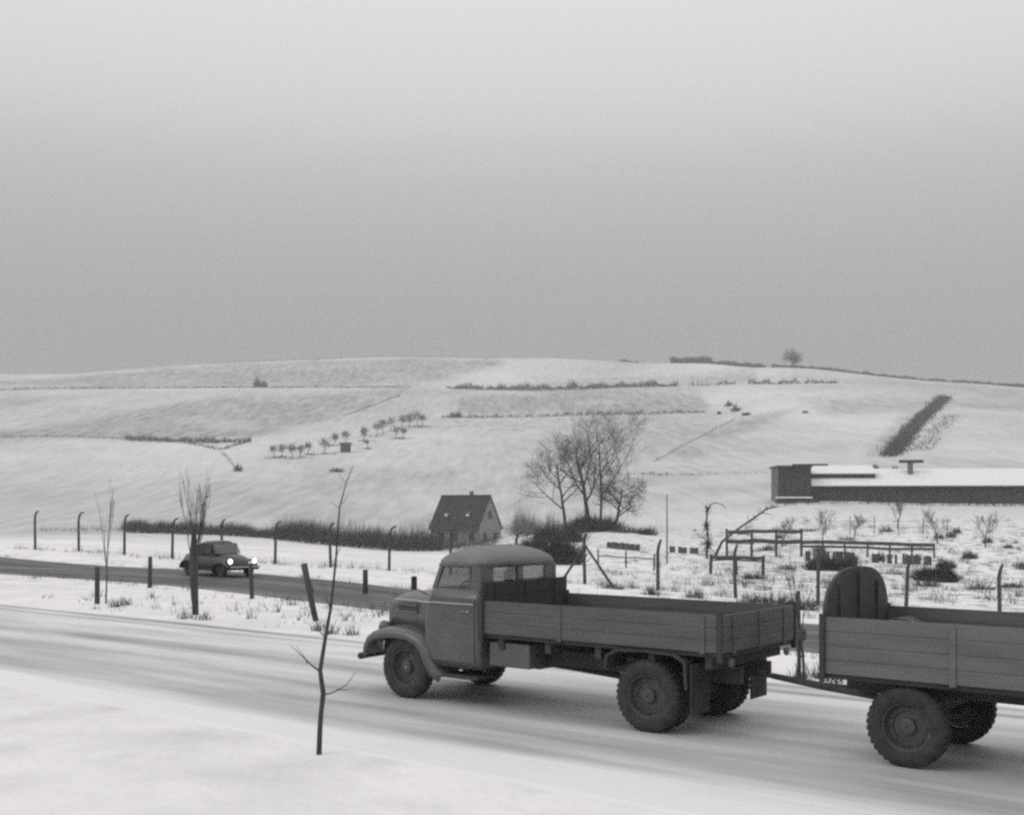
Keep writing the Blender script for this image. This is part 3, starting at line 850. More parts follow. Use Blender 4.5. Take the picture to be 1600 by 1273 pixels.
# ------------------------------------------------------------------ oncoming car on the side road
def make_car():
    P = at(336, 50.5)
    best = min(range(len(side_line)), key=lambda i: (side_line[i][0]-Vector((P.x, P.y))).length)
    d = (sl[best+1]-sl[best-1]).normalized()
    rz = math.atan2(d.y, d.x)
    p = side_line[best][0] + side_line[best][1]*1.3
    p = p + d*((Vector((P.x, P.y))-p).dot(d) + .75)
    car = empty('rounded_car', (p.x, p.y, ground(p.x, p.y)+.035), rz, 'small dark rounded car with both headlights lit on the side road', 'car')
    # body shell lofted along x (front = +x)
    secs = []
    for x, hw, z0, zt, zs in ((-2.02, .42, .34, .55, .45), (-1.95, .58, .28, .74, .5), (-1.7, .66, .26, .96, .6), (-1.2, .70, .25, 1.05, .72), (-.6, .72, .25, 1.0, .78),
                              (.2, .72, .25, .98, .78), (.75, .70, .25, .98, .74), (1.2, .62, .26, .94, .66), (1.6, .54, .28, .84, .6), (1.88, .44, .32, .68, .5), (1.98, .30, .38, .55, .46)):
        q = []
        for i in range(14):
            a = math.pi*i/13
            q.append((x, hw*math.copysign(abs(math.cos(a))**.6, math.cos(a)), z0+(zt-z0)*(abs(math.sin(a))**.6)))
        secs.append(q)
    body = MB().loft(secs).build('body', 'car_paint', car, True)
    roof = []
    for x, hw, zt in ((-1.25, .48, 1.02), (-1.0, .55, 1.24), (-.7, .58, 1.40), (-.3, .60, 1.49), (.15, .60, 1.50), (.42, .585, 1.44)):
        q = []
        zb = max(.95, zt-.17) if x > -.9 else .92
        for i in range(12):
            a = math.pi*i/11
            q.append((x, hw*math.copysign(abs(math.cos(a))**.55, math.cos(a)), zb+(zt-zb)*abs(math.sin(a))**.7))
        roof.append(q)
    MB().loft(roof).build('roof', 'car_paint', car, True)
    for s in (-1, 1):
        for x0, x1, x2, x3 in ((-.80, -.22, -.22, -.66), (-.16, .50, .40, -.16)):
            slab('side_window', 'dark_opening', [(x0, s*.665, .97), (x1, s*.665, .97), (x2, s*.60, 1.335), (x3, s*.60, 1.335)], .012, car, 0)
        MB().tube([(.70, s*.63, .95), (.44, s*.575, 1.40)], .03, 6).build('front_pillar', 'car_paint', car)
        MB().tube([(-.19, s*.665, .95), (-.19, s*.60, 1.38)], .028, 6).build('door_pillar', 'car_paint', car)
        for xc, top, l in ((1.27, .70, .52), (-1.22, .74, .54)):
            path = [(xc+l*math.cos(a)*1.05, .30+(top-.30)*max(0, math.sin(a))**.8) for a in [math.pi*i/12 for i in range(13)]]
            sec = []
            for i, (x, z) in enumerate(path):
                k = math.sin(math.pi*i/12)
                sec.append([(x*.99, s*.52, z), (x, s*.64, z+.035*k), (x, s*.745, z-.01), (x, s*.79, z-.07*k-.01), (x, s*.80, z-.16*k-.01)])
            MB().loft(sec, cap=False, closed=False).build('wing', 'car_paint', car, True, solid=.02)
            wheel(car, xc, s*.66, .32, .15, side=s)
        hl = MB().lathe([(.02, -.20), (.10, -.14), (.125, -.02), (.125, .04)], 20, 'x', (1.74, s*.60, .66)).build('headlight', 'car_paint', car, True)
        MB().lathe([(.115, .04), (.09, .065), (.02, .085)], 20, 'x', (1.74, s*.60, .66)).build('lens', 'headlight_lit', hl, True)
        MB().box(-.2, .7, s*.715-.006, s*.715+.012, .30, .36).build('running_board', 'chassis', car)
    slab('windscreen', 'glass', [(.74, -.60, .96), (.74, .60, .96), (.45, .55, 1.40), (.45, -.55, 1.40)], .012, car, 0)
    MB().tube([(2.0, -.72, .42), (2.08, -.4, .42), (2.1, 0, .42), (2.08, .4, .42), (2.0, .72, .42)], .035, 7).build('front_bumper', 'bright_metal', car, True)
    MB().box(-.95, .60, -.60, .60, .5, .98).box(-.5, -.3, -.5, .5, .9, 1.2).build('interior', 'seat_cloth', car)
make_car()

# ------------------------------------------------------------------ saplings and stakes on the verges
def stake(p, pts, r, parent, name='support_stake'):
    MB().tube(pts, r, 7).build(name, 'timber', parent, True)
def px_local(p, px, y):      # a point on the plane facing the camera through p
    return ((px-CX)/F*p.y - p.x, 0, H-(y-HY)*p.y/F - p.z)
p = hit(152, 943)
s1 = empty('roadside_sapling', p, 0, 'thin bare sapling with short thick stake, leftmost on the verge', 'tree', 'young trees along the verge')
t, c = branchy(random.Random(31), (.25, .05, -.1), (.09, 0, 1), 2.5, .028, 2, split=2, spread=.30, up=.5, wander=.05, tmin=.006)
t.build('trunk', 'bark', s1, True); c.build('crown', 'twig', s1, True)
stake(p, [(0, 0, -.2), (0, 0, 1.15)], [.085, .075], s1)
p = hit(303, 960)
s3 = empty('roadside_sapling', p, 0, 'bushy bare sapling tied to a stake in front of the car', 'tree', 'young trees along the verge')
t, c = branchy(random.Random(8), (0, 0, -.1), (.0, 0, 1), 2.5, .05, 3, split=3, spread=.34, up=.6, wander=.07, tmin=.006, first=.3)
t.build('trunk', 'bark', s3, True); c.build('crown', 'twig', s3, True)
stake(p, [(.06, .04, -.2), (.04, .04, 1.6)], [.07, .06], s3)
MB().lathe([(.055, .25), (.085, .5), (.12, 1.0), (.12, 1.5), (.10, 1.9), (.06, 2.3)], 10, 'z').build('straw_wrapping', 'timber', s3)
p = hit(497, 978)
s5 = empty('leaning_stake', p, 0, 'dark thick stake leaning left on the verge behind the front sapling', 'stake')
stake(p, [px_local(p, 497, 985), px_local(p, 484, 925), px_local(p, 475, 880)], [.075, .08, .085], s5, 'shaft')
MB().lathe([(.34, -.05), (.26, .05), (.14, .12), (.06, .14)], 12, 'z').build('snow_mound', 'snow_cap', s5, True)
MB().tube([px_local(p, 476, 890), px_local(p, 488, 925)], .06, 6).build('loose_slat', 'timber', s5)
def post(px, y, hgt, r, label, lean=0.0, name='verge_post'):
    p = hit(px, y)
    e = empty(name, p, 0, label, 'post', 'posts on the verge')
    stake(p, [(0, 0, -.2), (lean*.5, 0, hgt*.5), (lean, 0, hgt)], [r, r*.95, r*.9], e, 'shaft')
    MB().lathe([(r*.95, 0), (r*.8, .05), (.005, .07)], 8, 'z', (lean, 0, hgt)).build('cap', 'snow_cap', e, True)
post(234, 918, 1.15, .085, 'short dark post on the verge left of the bushy sapling', .02)
post(394, 935, 1.15, .075, 'short dark post on the verge right of the car', -.05)
post(571, 928, .85, .10, 'stubby post beside the side road left of the lorry', 0)
p = hit(1257, 1064)
s7 = empty('roadside_sapling', p, 0, 'thin sapling and stake between the lorry tailgate and the trailer', 'tree', 'young trees along the verge')
t, c = branchy(random.Random(44), (0, 0, -.1), (-.03, 0, 1), 1.5, .03, 2, split=1, spread=.35, up=.5, wander=.05, tmin=.006, first=.5)
t.build('trunk', 'bark', s7, True); c.build('crown', 'twig', s7, True)
stake(p, [(-.08, .03, -.2), (-.10, .03, 1.55)], .035, s7)
MB().lathe([(.06, .70), (.085, .74), (.085, .86), (.06, .90)], 9, 'z', (-.05, 0, 0)).build('tie_band', 'tarp', s7)

# foreground sapling on the near verge
p = Vector(((498-CX)/130., F/130., 0))
fs = empty('foreground_sapling', p, 0, 'thin bare sapling with forked twigs standing nearest the camera', 'tree')
line = [(498,1182),(499,1140),(500,1117),(503,1085),(498,1049),(502,1020),(507,995),(514,951),(521,875),(527,792),(537,752),(548,727)]
rad = [.034,.031,.030,.031,.027,.024,.022,.018,.013,.009,.006,.004]
rng = random.Random(5)
pts = []
for i, (a, b) in enumerate(line):
    q = px_local(p, a, b); pts.append((q[0], rng.uniform(-.04, .04)+.02*i, q[2]))
pts[0] = (pts[0][0], 0, -.1)
MB().tube(pts, rad, 8).build('trunk', 'bark', fs, True)
cr = MB()
def br(pl, r, dy):
    q = []
    for i, (a, b) in enumerate(pl):
        t_ = px_local(p, a, b); q.append((t_[0], pts[4][1]+dy*i, t_[2]))
    cr.tube(q, [r*(1-.75*i/(len(pl)-1)) for i in range(len(pl))], 5)
br([(498,1050),(485,1043),(470,1031),(447,1012)], .014, .06)
br([(478,1038),(474,1026),(462,1008)], .007, -.05)
br([(503,1086),(512,1084),(524,1079),(545,1066),(560,1045)], .013, -.08)
br([(524,1079),(540,1080),(556,1076)], .007, .05)
br([(514,951),(504,930),(498,905)], .008, .06)
br([(521,875),(531,855),(538,830)], .006, -.05)
br([(523,850),(513,838),(508,820)], .005, .05)
br([(527,792),(517,786),(512,776)], .004, .04)
br([(528,790),(538,782),(543,770)], .004, -.04)
br([(537,752),(529,744),(527,734)], .003, .03)
br([(507,995),(516,985),(523,968)], .009, .04)
br([(507,998),(496,985),(490,962)], .008, -.04)
cr.build('crown', 'twig', fs, True)

# ------------------------------------------------------------------ house in the valley
def make_house():
    A = math.radians(-28); Lh, Wh = 8.4, 7.0
    near = Vector(((748-CX)/F*172, 172, 0))            # near gable corner of the eaves
    ax_ = Vector((math.cos(A), math.sin(A), 0)); ay_ = Vector((-math.sin(A), math.cos(A), 0))
    cen = near - ax_*Lh/2 + ay_*Wh/2
    zb = ground(cen.x, cen.y)-.2
    ze, zr = .25, 5.05
    hs_ = empty('gabled_house', (cen.x, cen.y, zb), A, 'small house with steep dark roof and two roof hatches among the hedges', 'house')
    e, r = ze-zb, zr-zb
    l, w = Lh/2, Wh/2
    for s in (-1, 1):
        MB().box(-l, l, s*w-.15 if s > 0 else s*w, s*w if s > 0 else s*w+.15, 0, e).build('wall', 'render_front', hs_)
        xg = l if s > 0 else -l
        k = [(xg, -w+.15, 0), (xg, w-.15, 0), (xg, w-.15, e+.1), (xg, 0, r-.15), (xg, -w+.15, e+.1)]
        MB().add([(x-.01*s, y, z) for x, y, z in k]+[(x-.2*s, y, z) for x, y, z in k], [(0,1,2,3,4),(9,8,7,6,5)]+[(i, i+5, (i+1) % 5+5, (i+1) % 5) for i in range(5)]).build('gable_wall', 'render_gable', hs_)
    rf = empty('roof'); rf.parent = hs_
    ov = .35; slope = (r-e)/w
    for s in (-1, 1):
        a = [(-l-.25, s*(w+ov), e-ov*slope*.55), (l+.12, s*(w+ov), e-ov*slope*.55), (l+.12, 0, r), (-l-.25, 0, r)]
        n_ = Vector((0, s*slope, 1)).normalized()*.14
        MB().add([Vector(q)-n_*.5 for q in a]+[Vector(q)+n_*.5 for q in a], [(3,2,1,0),(4,5,6,7),(0,1,5,4),(1,2,6,5),(2,3,7,6),(3,0,4,7)]).build('roof_slope', 'roof_tile', rf)
        MB().tube([(-l-.25, s*(w+ov+.06), e-ov*slope*.55), (l+.12, s*(w+ov+.06), e-ov*slope*.55)], .07, 6).build('gutter', 'rim', rf)
    MB().tube([(-l-.27, 0, r+.05), (l+.13, 0, r+.05)], .12, 6).build('ridge_cap', 'roof_tile', rf)
    MB().box(.55, 1.05, .0, .5, r-.6, r+.75).build('chimney', 'brick', rf)
    for xc in (-2.0, 1.75):                              # two small snow-dusted roof hatches on the front slope
        f_ = .33; y = -(w)*(1-f_)-.05; z = e+(r-e)*f_
        MB().add([(xc-.32, y-.10, z+.02), (xc+.32, y-.10, z+.02), (xc+.32, y+.40, z+.62), (xc-.32, y+.40, z+.62),
                  (xc-.32, y-.24, z+.10), (xc+.32, y-.24, z+.10), (xc+.32, y+.26, z+.72), (xc-.32, y+.26, z+.72)],
                 [(3,2,1,0),(4,5,6,7),(0,1,5,4),(1,2,6,5),(2,3,7,6),(3,0,4,7)]).build('roof_hatch', 'rim', rf)
        MB().box(xc-.24, xc+.24, y-.30, y-.20, z+.12, z+.42).build('hatch_snow', 'snow_cap', rf)
    for xc, zz in ((-2.4, .9), (0, .9), (3.0, .9)):
        o = MB().box(xc-.5, xc+.5, -w-.05, -w-.005, zz, zz+1.25).build('window', 'rim', hs_)
        for q in (-1, 1): MB().box(xc+q*.235-.2, xc+q*.235+.2, -w-.07, -w-.052, zz+.08, zz+1.17).build('pane', 'dark_opening', o)
    for yc, zz in ((-1.6, .9), (1.6, .9), (0, 4.2)):
        o = MB().box(l-.005, l+.045, yc-.5, yc+.5, zz, zz+1.2).build('window', 'rim', hs_)
        for q in (-1, 1): MB().box(l+.047, l+.07, yc+q*.235-.2, yc+q*.235+.2, zz+.08, zz+1.12).build('pane', 'dark_opening', o)
make_house()

# ------------------------------------------------------------------ long sheds on the right slope
def make_barn():
    Y = 180.; A = math.radians(-4)
    x0 = (1252-CX)/F*Y; zb = zy(788, Y)-.3
    b = empty('long_shed', (x0, Y, zb), A, 'long low dark boarded shed with snow covered roof on the right slope', 'shed')
    Ls, W, e, r = 42.0, 11.0, 3.15, 5.9
    MB().box(0, Ls, .08, W, -1.2, e).build('wall', 'dark_opening', b)
    pm = [MB().box(.015, 1.985, -.05-d, .07, -1.2, e-.02).mesh('plank', 'barn_board') for d in (0, .03, .06)]
    rng = random.Random(2)
    for k in range(21): inst('board_panel', pm[rng.randrange(3)], b, (2*k, 0, 0))
    rf = empty('roof'); rf.parent = b
    for s, ya, yb in ((0, -.5, W/2), (1, W+.5, W/2)):
        a = [(-.6, ya, e-.05), (Ls+.6, ya, e-.05), (Ls+.6, yb, r), (-.6, yb, r)]
        MB().add(a+[(x, y, z+.18) for x, y, z in a], [(3,2,1,0),(4,5,6,7),(0,1,5,4),(1,2,6,5),(2,3,7,6),(3,0,4,7)]).build('roof_slope', 'snow_cap', rf)
    MB().box(-.62, Ls+.62, -.56, -.505, e-.18, e+.02).build('eaves_board', 'barn_board', rf)
    for g_ in (0, 1):
        xg = -.01 if not g_ else Ls+.01
        MB().add([(xg, .1, 0), (xg, W-.1, 0), (xg, W-.1, e), (xg, W/2, r-.1), (xg, .1, e)], [(0, 1, 2, 3, 4)]).build('gable_wall', 'barn_board', b, solid=.1)
    # raised vent along the near part of the roof
    v = empty('roof_vent'); v.parent = b
    MB().box(.9, 11.8, 2.0, 5.4, 4.2, 5.15).build('vent_wall', 'barn_board', v)
    a = [(.5, 1.6, 5.12), (12.3, 1.6, 5.12), (12.0, 5.6, 6.45), (.3, 5.6, 6.45)]
    MB().add(a+[(x, y, z+.15) for x, y, z in a], [(3,2,1,0),(4,5,6,7),(0,1,5,4),(1,2,6,5),(2,3,7,6),(3,0,4,7)]).build('vent_roof', 'snow_cap', v)
    MB().box(-.4, 5.2, 5.5, 5.9, 6.0, 6.85).build('vent_ridge', 'barn_board', v)
    ch = MB().box(17.3, 18.0, 3.3, 4.0, 4.3, 6.9).build('chimney', 'brick', b)
    MB().box(16.0, 19.6, 3.2, 4.1, 6.9, 7.35).build('chimney_cowl', 'barn_board', ch)
    # tall dark boarded block at the left end
    x1 = (1213-CX)/F*Y
    t = empty('boarded_barn', (x1, Y-1.0, zb), A, 'tall dark boarded barn block at the left end of the long shed', 'barn')
    MB().box(.05, 5.1, .08, 7, -1.2, 6.1).build('wall', 'dark_opening', t)
    for k in range(5): inst('board_panel', MB().box(.01, 1.0, -.04-.02*(k % 2), .07, 1.75, 6.1).mesh('plank', 'barn_board'), t, (.03+1.02*k, 0, 0))
    MB().box(-.25, 5.3, -.3, 7.3, 6.1, 6.35).build('roof', 'barn_board', t)
    MB().box(-.35, 5.0, -1.6, -.05, 1.25, 1.5).build('lean_to_roof', 'snow_cap', t)
    MB().box(-.6, 6.0, -1.7, -1.62, .6, .95).build('rail', 'timber', t)
    for x in (-.4, 2.6, 5.7): MB().box(x-.07, x+.07, -1.8, -1.72, -1.4, 1.0).build('rail_post', 'timber', t)
make_barn()

# hut on the orchard slope
p = hit(540, 706)
h_ = empty('orchard_hut', p, math.radians(8), 'tiny dark hut among the orchard trees on the slope', 'hut')
k = p.y/F
MB().box(-8*k, 8*k, -6*k, 6*k, -.3, 11*k).build('wall', 'dark_opening', h_)
MB().add([(-9.5*k, -7.5*k, 11*k), (9.5*k, -7.5*k, 11*k), (9.5*k, 7.5*k, 14.5*k), (-9.5*k, 7.5*k, 14.5*k), (-9.5*k, -7.5*k, 12*k), (9.5*k, -7.5*k, 12*k), (9.5*k, 7.5*k, 15.5*k), (-9.5*k, 7.5*k, 15.5*k)],
         [(3,2,1,0),(4,5,6,7),(0,1,5,4),(1,2,6,5),(2,3,7,6),(3,0,4,7)]).build('roof', 'roof_tile', h_)
MB().box(-3*k, 1*k, -6.6*k, -6.05*k, -.2, 8*k).build('door', 'timber', h_)

# ------------------------------------------------------------------ the tall bare trees
def tall(px, Y, label, d, L, r, seed, **kw):
    q = at(px, Y)
    return tree('bare_tree', label, q, d, L, r, seed, group='tall bare trees beside the brush heap', **kw)
tall(886, 150, 'leaning bare tree, leftmost of the tall clump', (-.26, 0, 1), 9.0, .24, 101, levels=4, split=5, spread=.90, up=.12, first=.32, tmin=.013, wander=.12, nseg=5)
tall(921, 150, 'thick forked bare tree in the middle of the tall clump', (-.04, 0, 1), 9.4, .36, 109, levels=4, split=4, spread=.95, up=.16, first=.36, tmin=.013, wander=.12, nseg=5)
tall(938, 152, 'tallest straight slender bare tree of the clump', (.03, 0, 1), 11.4, .20, 112, levels=4, split=4, spread=.80, up=.14, first=.38, tmin=.013, wander=.11, nseg=5)
tall(957, 147, 'short crooked bare tree with branches spreading right', (.40, 0, 1), 5.6, .24, 120, levels=4, split=5, spread=1.0, up=.06, first=.34, tmin=.013, wander=.16, nseg=5)
# brush heap and undergrowth beneath
rng = random.Random(77)
def bush(name, label, px, Y, rx, ry, rz, n, w, m, seed, cat_='bush', group=None, dz=0):
    q = at(px, Y)
    o = twig_blob(random.Random(seed), rx, ry, rz, n, w).build(name, m)
    o.location = (q.x, q.y, q.z-.1+dz)
    return tag(o, label, cat_, group)
bush('undergrowth', 'dark tangled undergrowth at the foot of the tall bare trees', 925, 146, 4.2, 2.2, 2.4, 3200, .07, 'twig_dark', 1, 'undergrowth')
bush('undergrowth', 'low dark scrub right of the tall bare trees', 985, 143, 2.6, 1.4, 1.0, 500, .05, 'twig', 6, 'undergrowth')
bush('brush_heap', 'broad dark heap of cut brushwood behind the lorry cab', 868, 82, 2.1, 1.7, 2.2, 3200, .06, 'twig_dark', 2, 'brush heap')
bush('brush_heap', 'dark brushwood pile at the foot of the leaning tall tree', 872, 122, 3.4, 1.8, 2.2, 2600, .06, 'twig_dark', 12, 'brush heap')
bush('brush_heap', 'low dark brushwood pile showing just above the lorry cab roof', 832, 100, 2.4, 1.4, 1.7, 1800, .06, 'twig_dark', 13, 'brush heap')
bush('pale_bush', 'pale twiggy rounded bush beside the house', 818, 160, 3.2, 2.2, 4.4, 1500, .035, 'twig_pale', 3)
bush('pale_bush', 'small pale bush under the leaning bare tree', 862, 155, 2.0, 1.6, 3.0, 600, .03, 'twig_pale', 4)
bush('low_bush', 'small dark bush right of the tall trees on open snow', 1012, 140, 1.4, 1.0, 1.3, 400, .06, 'twig_dark', 5)

# ------------------------------------------------------------------ hedges
def pl(*pp, y0=70): return [hit(a, b, y0) for a, b in pp]
hedge('hedge', 'dark clipped garden hedge between the fence posts and the house', [at(430, 172), at(520, 168), at(610, 165), at(690, 160)], 3.0, 1.8, 210, .07, 5, 'twig_dark')
hedge('hedge', 'pale tall twiggy growth behind the dark garden hedge', [at(435, 180), at(560, 176), at(680, 172)], 4.3, 2.0, 70, .05, 6, 'twig')
hedge('hedge', 'dark low hedge at the far left behind the fence', [at(196, 196), at(250, 192), at(318, 188)], 2.4, 1.8, 190, .07, 7, 'twig_dark')
hedge('hedge', 'low dark hedge stretch right behind the car', [at(318, 188), at(372, 184), at(430, 178)], 2.4, 1.7, 170, .07, 8, 'twig_dark')
hedge('hedge', 'thin bare hedge left of the leftmost saplings', [at(60, 205), at(196, 198)], 1.3, 1.2, 16, .06, 9, 'twig')
hedge('hedge', 'leafless hedge in front of the house wall', [at(690, 158), at(735, 154), at(775, 150)], 1.7, 1.3, 70, .05, 19, 'twig')
hedge('foundation_weeds', 'ragged dark weeds along the foot of the long shed wall', [at(1225, 174), at(1300, 174), at(1400, 174), at(1500, 174), at(1640, 174)], .9, 1.0, 26, .07, 61, 'twig_dark', 'weeds', ragged=1.2)
hedge('field_hedge', 'thin straight hedge line across the upper left slope', pl((-40,611),(60,608),(200,607),(330,606),(480,606),(640,606)), 1.5, 1.6, 10, .30, 10)
hedge('field_hedge', 'dark bank hedge halfway up the left slope', pl((196,687),(260,690),(330,692),(392,690)), 2.2, 3.6, 34, .22, 11, ragged=.7)
hedge('field_hedge', 'faint thin hedge at the left end of the dark bank', pl((-40,684),(60,682),(130,683),(200,686)), 1.0, 1.2, 8, .22, 12)
hedge('field_hedge', 'hedge dipping into the hollow under the dark bank', pl((290,692),(325,698),(345,703),(362,698),(388,690)), .9, 2.6, 12, .20, 13, ragged=1.0)
hedge('field_hedge', 'thin scrub line running down to a little bush below the bank', pl((345,706),(358,718),(370,733)), .5, 1.0, 5, .16, 14, ragged=1.0)
hedge('field_hedge', 'bumpy low hedge along the lower edge of the middle field', pl((690,653),(740,653),(800,652),(850,651),(900,649),(960,648),(1040,646),(1102,645)), 1.7, 1.8, 12, .28, 15, ragged=.9)
hedge('field_hedge', 'broken bushy hedge across the middle slope, longest under the ridge', pl((700,607),(760,609),(820,610),(850,610),(930,607),(1020,604),(1060,603)), 2.7, 3.0, 22, .36, 16, ragged=1.0)
hedge('field_hedge', 'gappy bushes continuing the middle hedge to the right', pl((1075,603),(1110,602),(1150,600)), 2.2, 2.4, 10, .34, 17, ragged=1.2)
hedge('field_hedge', 'right end of the middle hedge below the ridge tree', pl((1170,600),(1230,600),(1310,599)), 2.2, 2.4, 12, .34, 18, ragged=1.0)
hedge('field_hedge', 'faint dashes of scrub above the middle hedge', pl((880,594),(960,592),(1130,590)), .7, 1.0, 3, .3, 20, ragged=1.2)
def sky_line(x0, x1, n): return [crest(x0+(x1-x0)*i/n) for i in range(n+1)]
hedge('ridge_hedge', 'thick dark hedge on the skyline left of the ridge tree', sky_line(1048, 1112, 4), 4.6, 3.0, 60, .30, 21, ragged=.3)
hedge('ridge_hedge', 'dark hedge running down the skyline towards the ridge tree', sky_line(1112, 1194, 5), 3.4, 2.6, 45, .28, 22, ragged=.5)
hedge('ridge_hedge', 'low hedge beneath the lone ridge tree', sky_line(1206, 1300, 5), 2.1, 2.0, 36, .26, 23, ragged=.5)
hedge('ridge_hedge', 'long low hedge along the falling right skyline', sky_line(1300, 1640, 14), 2.0, 2.0, 30, .26, 24, ragged=.7)
hedge('ridge_hedge', 'tiny scrub patch on the middle of the skyline', sky_line(966, 998, 3), 1.6, 2.0, 18, .35, 25, ragged=.6)
hedge('ridge_hedge', 'thin fringe of stubble along the upper left skyline', sky_line(330, 780, 16), 1.0, 1.5, 4.5, .35, 40, ragged=.8)
hedge('slope_hedge', 'broad dark hedge climbing diagonally up the far right slope', pl((1392,714),(1410,690),(1430,667),(1452,645),(1476,622)), 1.9, 4.2, 40, .20, 26, ragged=.5)
hedge('slope_hedge', 'fainter scrub strip right of the diagonal dark hedge', pl((1432,706),(1462,672),(1490,648)), .8, 6.0, 9, .18, 27, ragged=.8)
hedge('slope_hedge', 'thin ditch line of weeds running up to the dark clump', pl((1022,722),(1060,700),(1110,674),(1150,652)), .45, .9, 5, .16, 28, ragged=1.0)
hedge('slope_hedge', 'thin dark track edge at the top of the orchard', pl((535,650),(580,634),(625,618)), .7, .8, 8, .2, 29)
hedge('slope_hedge', 'low weeds along the foot of the slope beside the trees', pl((960,742),(1000,741),(1050,742)), .8, 1.0, 8, .14, 30, ragged=1.0)
hedge('slope_hedge', 'faint weed line right of the tall trees', pl((1060,742),(1130,741),(1200,740)), .5, 1.0, 3.5, .14, 31, ragged=1.0)
hedge('slope_hedge', 'short dash of weeds above the house', pl((762,673),(800,672),(822,673)), .7, 1.0, 8, .18, 32, ragged=1.0)

# hillside bushes
def hillbush(px, y, w, h, label, seed, m='twig_far', n=160, group=None):
    q = hit(px, y, 70); k = q.y/F
    o = twig_blob(random.Random(seed), w*k/2, w*k/2, h*k, n, 1.0*k).build('bush', m)
    o.location = q-Vector((0, 0, .1)); return tag(o, label, 'bush', group)
hillbush(402, 605, 15, 19, 'dark upright bush standing on the thin upper hedge line', 1, 'twig_dark')
hillbush(412, 605, 13, 12, 'small dark bush just right of the upright one', 2, 'twig_dark')
hillbush(1139, 635, 15, 10, 'upper dark bush of the diagonal clump above the ditch', 3, 'twig_dark')
hillbush(1150, 643, 18, 13, 'lower dark bush of the diagonal clump above the ditch', 4, 'twig_dark')
hillbush(1166, 649, 16, 7, 'flat bush at the top end of the ditch', 5)
hillbush(372, 736, 16, 13, 'small bush in the hollow below the dark bank', 6)
hillbush(526, 737, 28, 9, 'flat dark bush below the orchard hut', 7)
hillbush(1124, 647, 8, 6, 'tiny bush left of the diagonal clump', 8)
hillbush(1258, 645, 12, 5, 'tiny bush on the open right slope', 9)
hillbush(1367, 734, 16, 10, 'dark bush showing over the roof of the long shed', 11, 'twig_dark')
hillbush(1398, 735, 14, 9, 'second dark bush just left of the shed chimney', 12, 'twig_dark')
hillbush(712, 652, 22, 13, 'pale rounded bush right of the orchard', 10, 'twig')

# orchard row
ORD = ['first','second','third','fourth','fifth','sixth','seventh','eighth','ninth','tenth','eleventh','twelfth','thirteenth','fourteenth','fifteenth','sixteenth','seventeenth','eighteenth','nineteenth','twentieth']
orch = [(428,702,16),(441,700,16),(456,702,17),(470,700,17),(482,696,17),(508,692,23),(523,683,15),(540,680,17),(569,674,18),(574,690,11),(589,667,18),(598,663,18),(611,659,17),(619,672,14),(630,673,13),(628,655,18),(640,652,20),(651,650,21),(660,654,15)]
for i, (px, yc, d) in enumerate(orch):
    q = hit(px, yc+d*.5+6, 70); k = q.y/F
    root = empty('orchard_tree', q, i*.7, 'bare orchard tree on the slope, %s from the left in the row' % ORD[i], 'tree', 'orchard trees on the slope')
    MB().tube([(0, 0, -.2), (.1, 0, 5*k), (0, .1, 10*k)], [.16, .13, .10], 6).build('trunk', 'bark', root)
    cm = MB(); rg = random.Random(300+i); rr = d*k*.58*rg.uniform(.9, 1.2); sz = rg.uniform(.75, 1.1)
    a = Vector((rg.uniform(-.3, .3), 0, 7*k+rr*.8))
    for j in range(rg.randint(170, 330)):
        v = Vector((rg.gauss(0, 1), rg.gauss(0, 1), rg.gauss(0, 1))).normalized()
        t1 = a+Vector((v.x*1.05, v.y, v.z*sz))*rr*rg.uniform(.4, 1.15); t0 = a+(t1-a)*rg.uniform(.1, .75)
        s_ = (t1-t0).cross(Vector((rg.uniform(-1, 1), rg.uniform(-1, 1), rg.uniform(-1, 1)))).normalized()*.7*k*rg.uniform(.4, 1.2)
        cm.add([t0-s_*.5, t0+s_*.5, t1], [(0, 1, 2)])
    for j in range(40):        # suckers and grass under the crown
        x, y = rg.gauss(0, rr*.8), rg.gauss(0, rr*.5)
        cm.add([(x-.15, y, -.1), (x+.15, y, -.1), (x+rg.gauss(0, .3), y, rg.uniform(.2, .9))], [(0, 1, 2)])
    cm.build('crown', 'twig_far', root)

# lone tree on the ridge
q = crest(1238); k = q.y/F*1.2
root = empty('ridge_tree', q, 0, 'lone round-crowned bare tree standing on the ridge skyline', 'tree')
t, c = branchy(random.Random(64), (0, 0, -.3), (0, 0, 1), 13*k, .45, 3, split=6, spread=1.0, up=.12, first=.35, tmin=.10, wander=.14)
rg = random.Random(65); a = Vector((0, 0, 11*k))
for j in range(520):
    v = Vector((rg.gauss(0, 1), rg.gauss(0, 1), abs(rg.gauss(0, 1))-.25)).normalized()
    t1 = a+Vector((v.x*17*k, v.y*15*k, v.z*19*k))*rg.uniform(.55, 1.05); t0 = a+(t1-a)*rg.uniform(.35, .85)
    s_ = (t1-t0).cross(Vector((rg.uniform(-1, 1), rg.uniform(-1, 1), rg.uniform(-1, 1)))).normalized()*.55*k*rg.uniform(.5, 1.2)
    c.add([t0-s_*.5, t0+s_*.5, t1], [(0, 1, 2)])
t.build('trunk', 'bark', root); c.build('crown', 'twig_far', root)

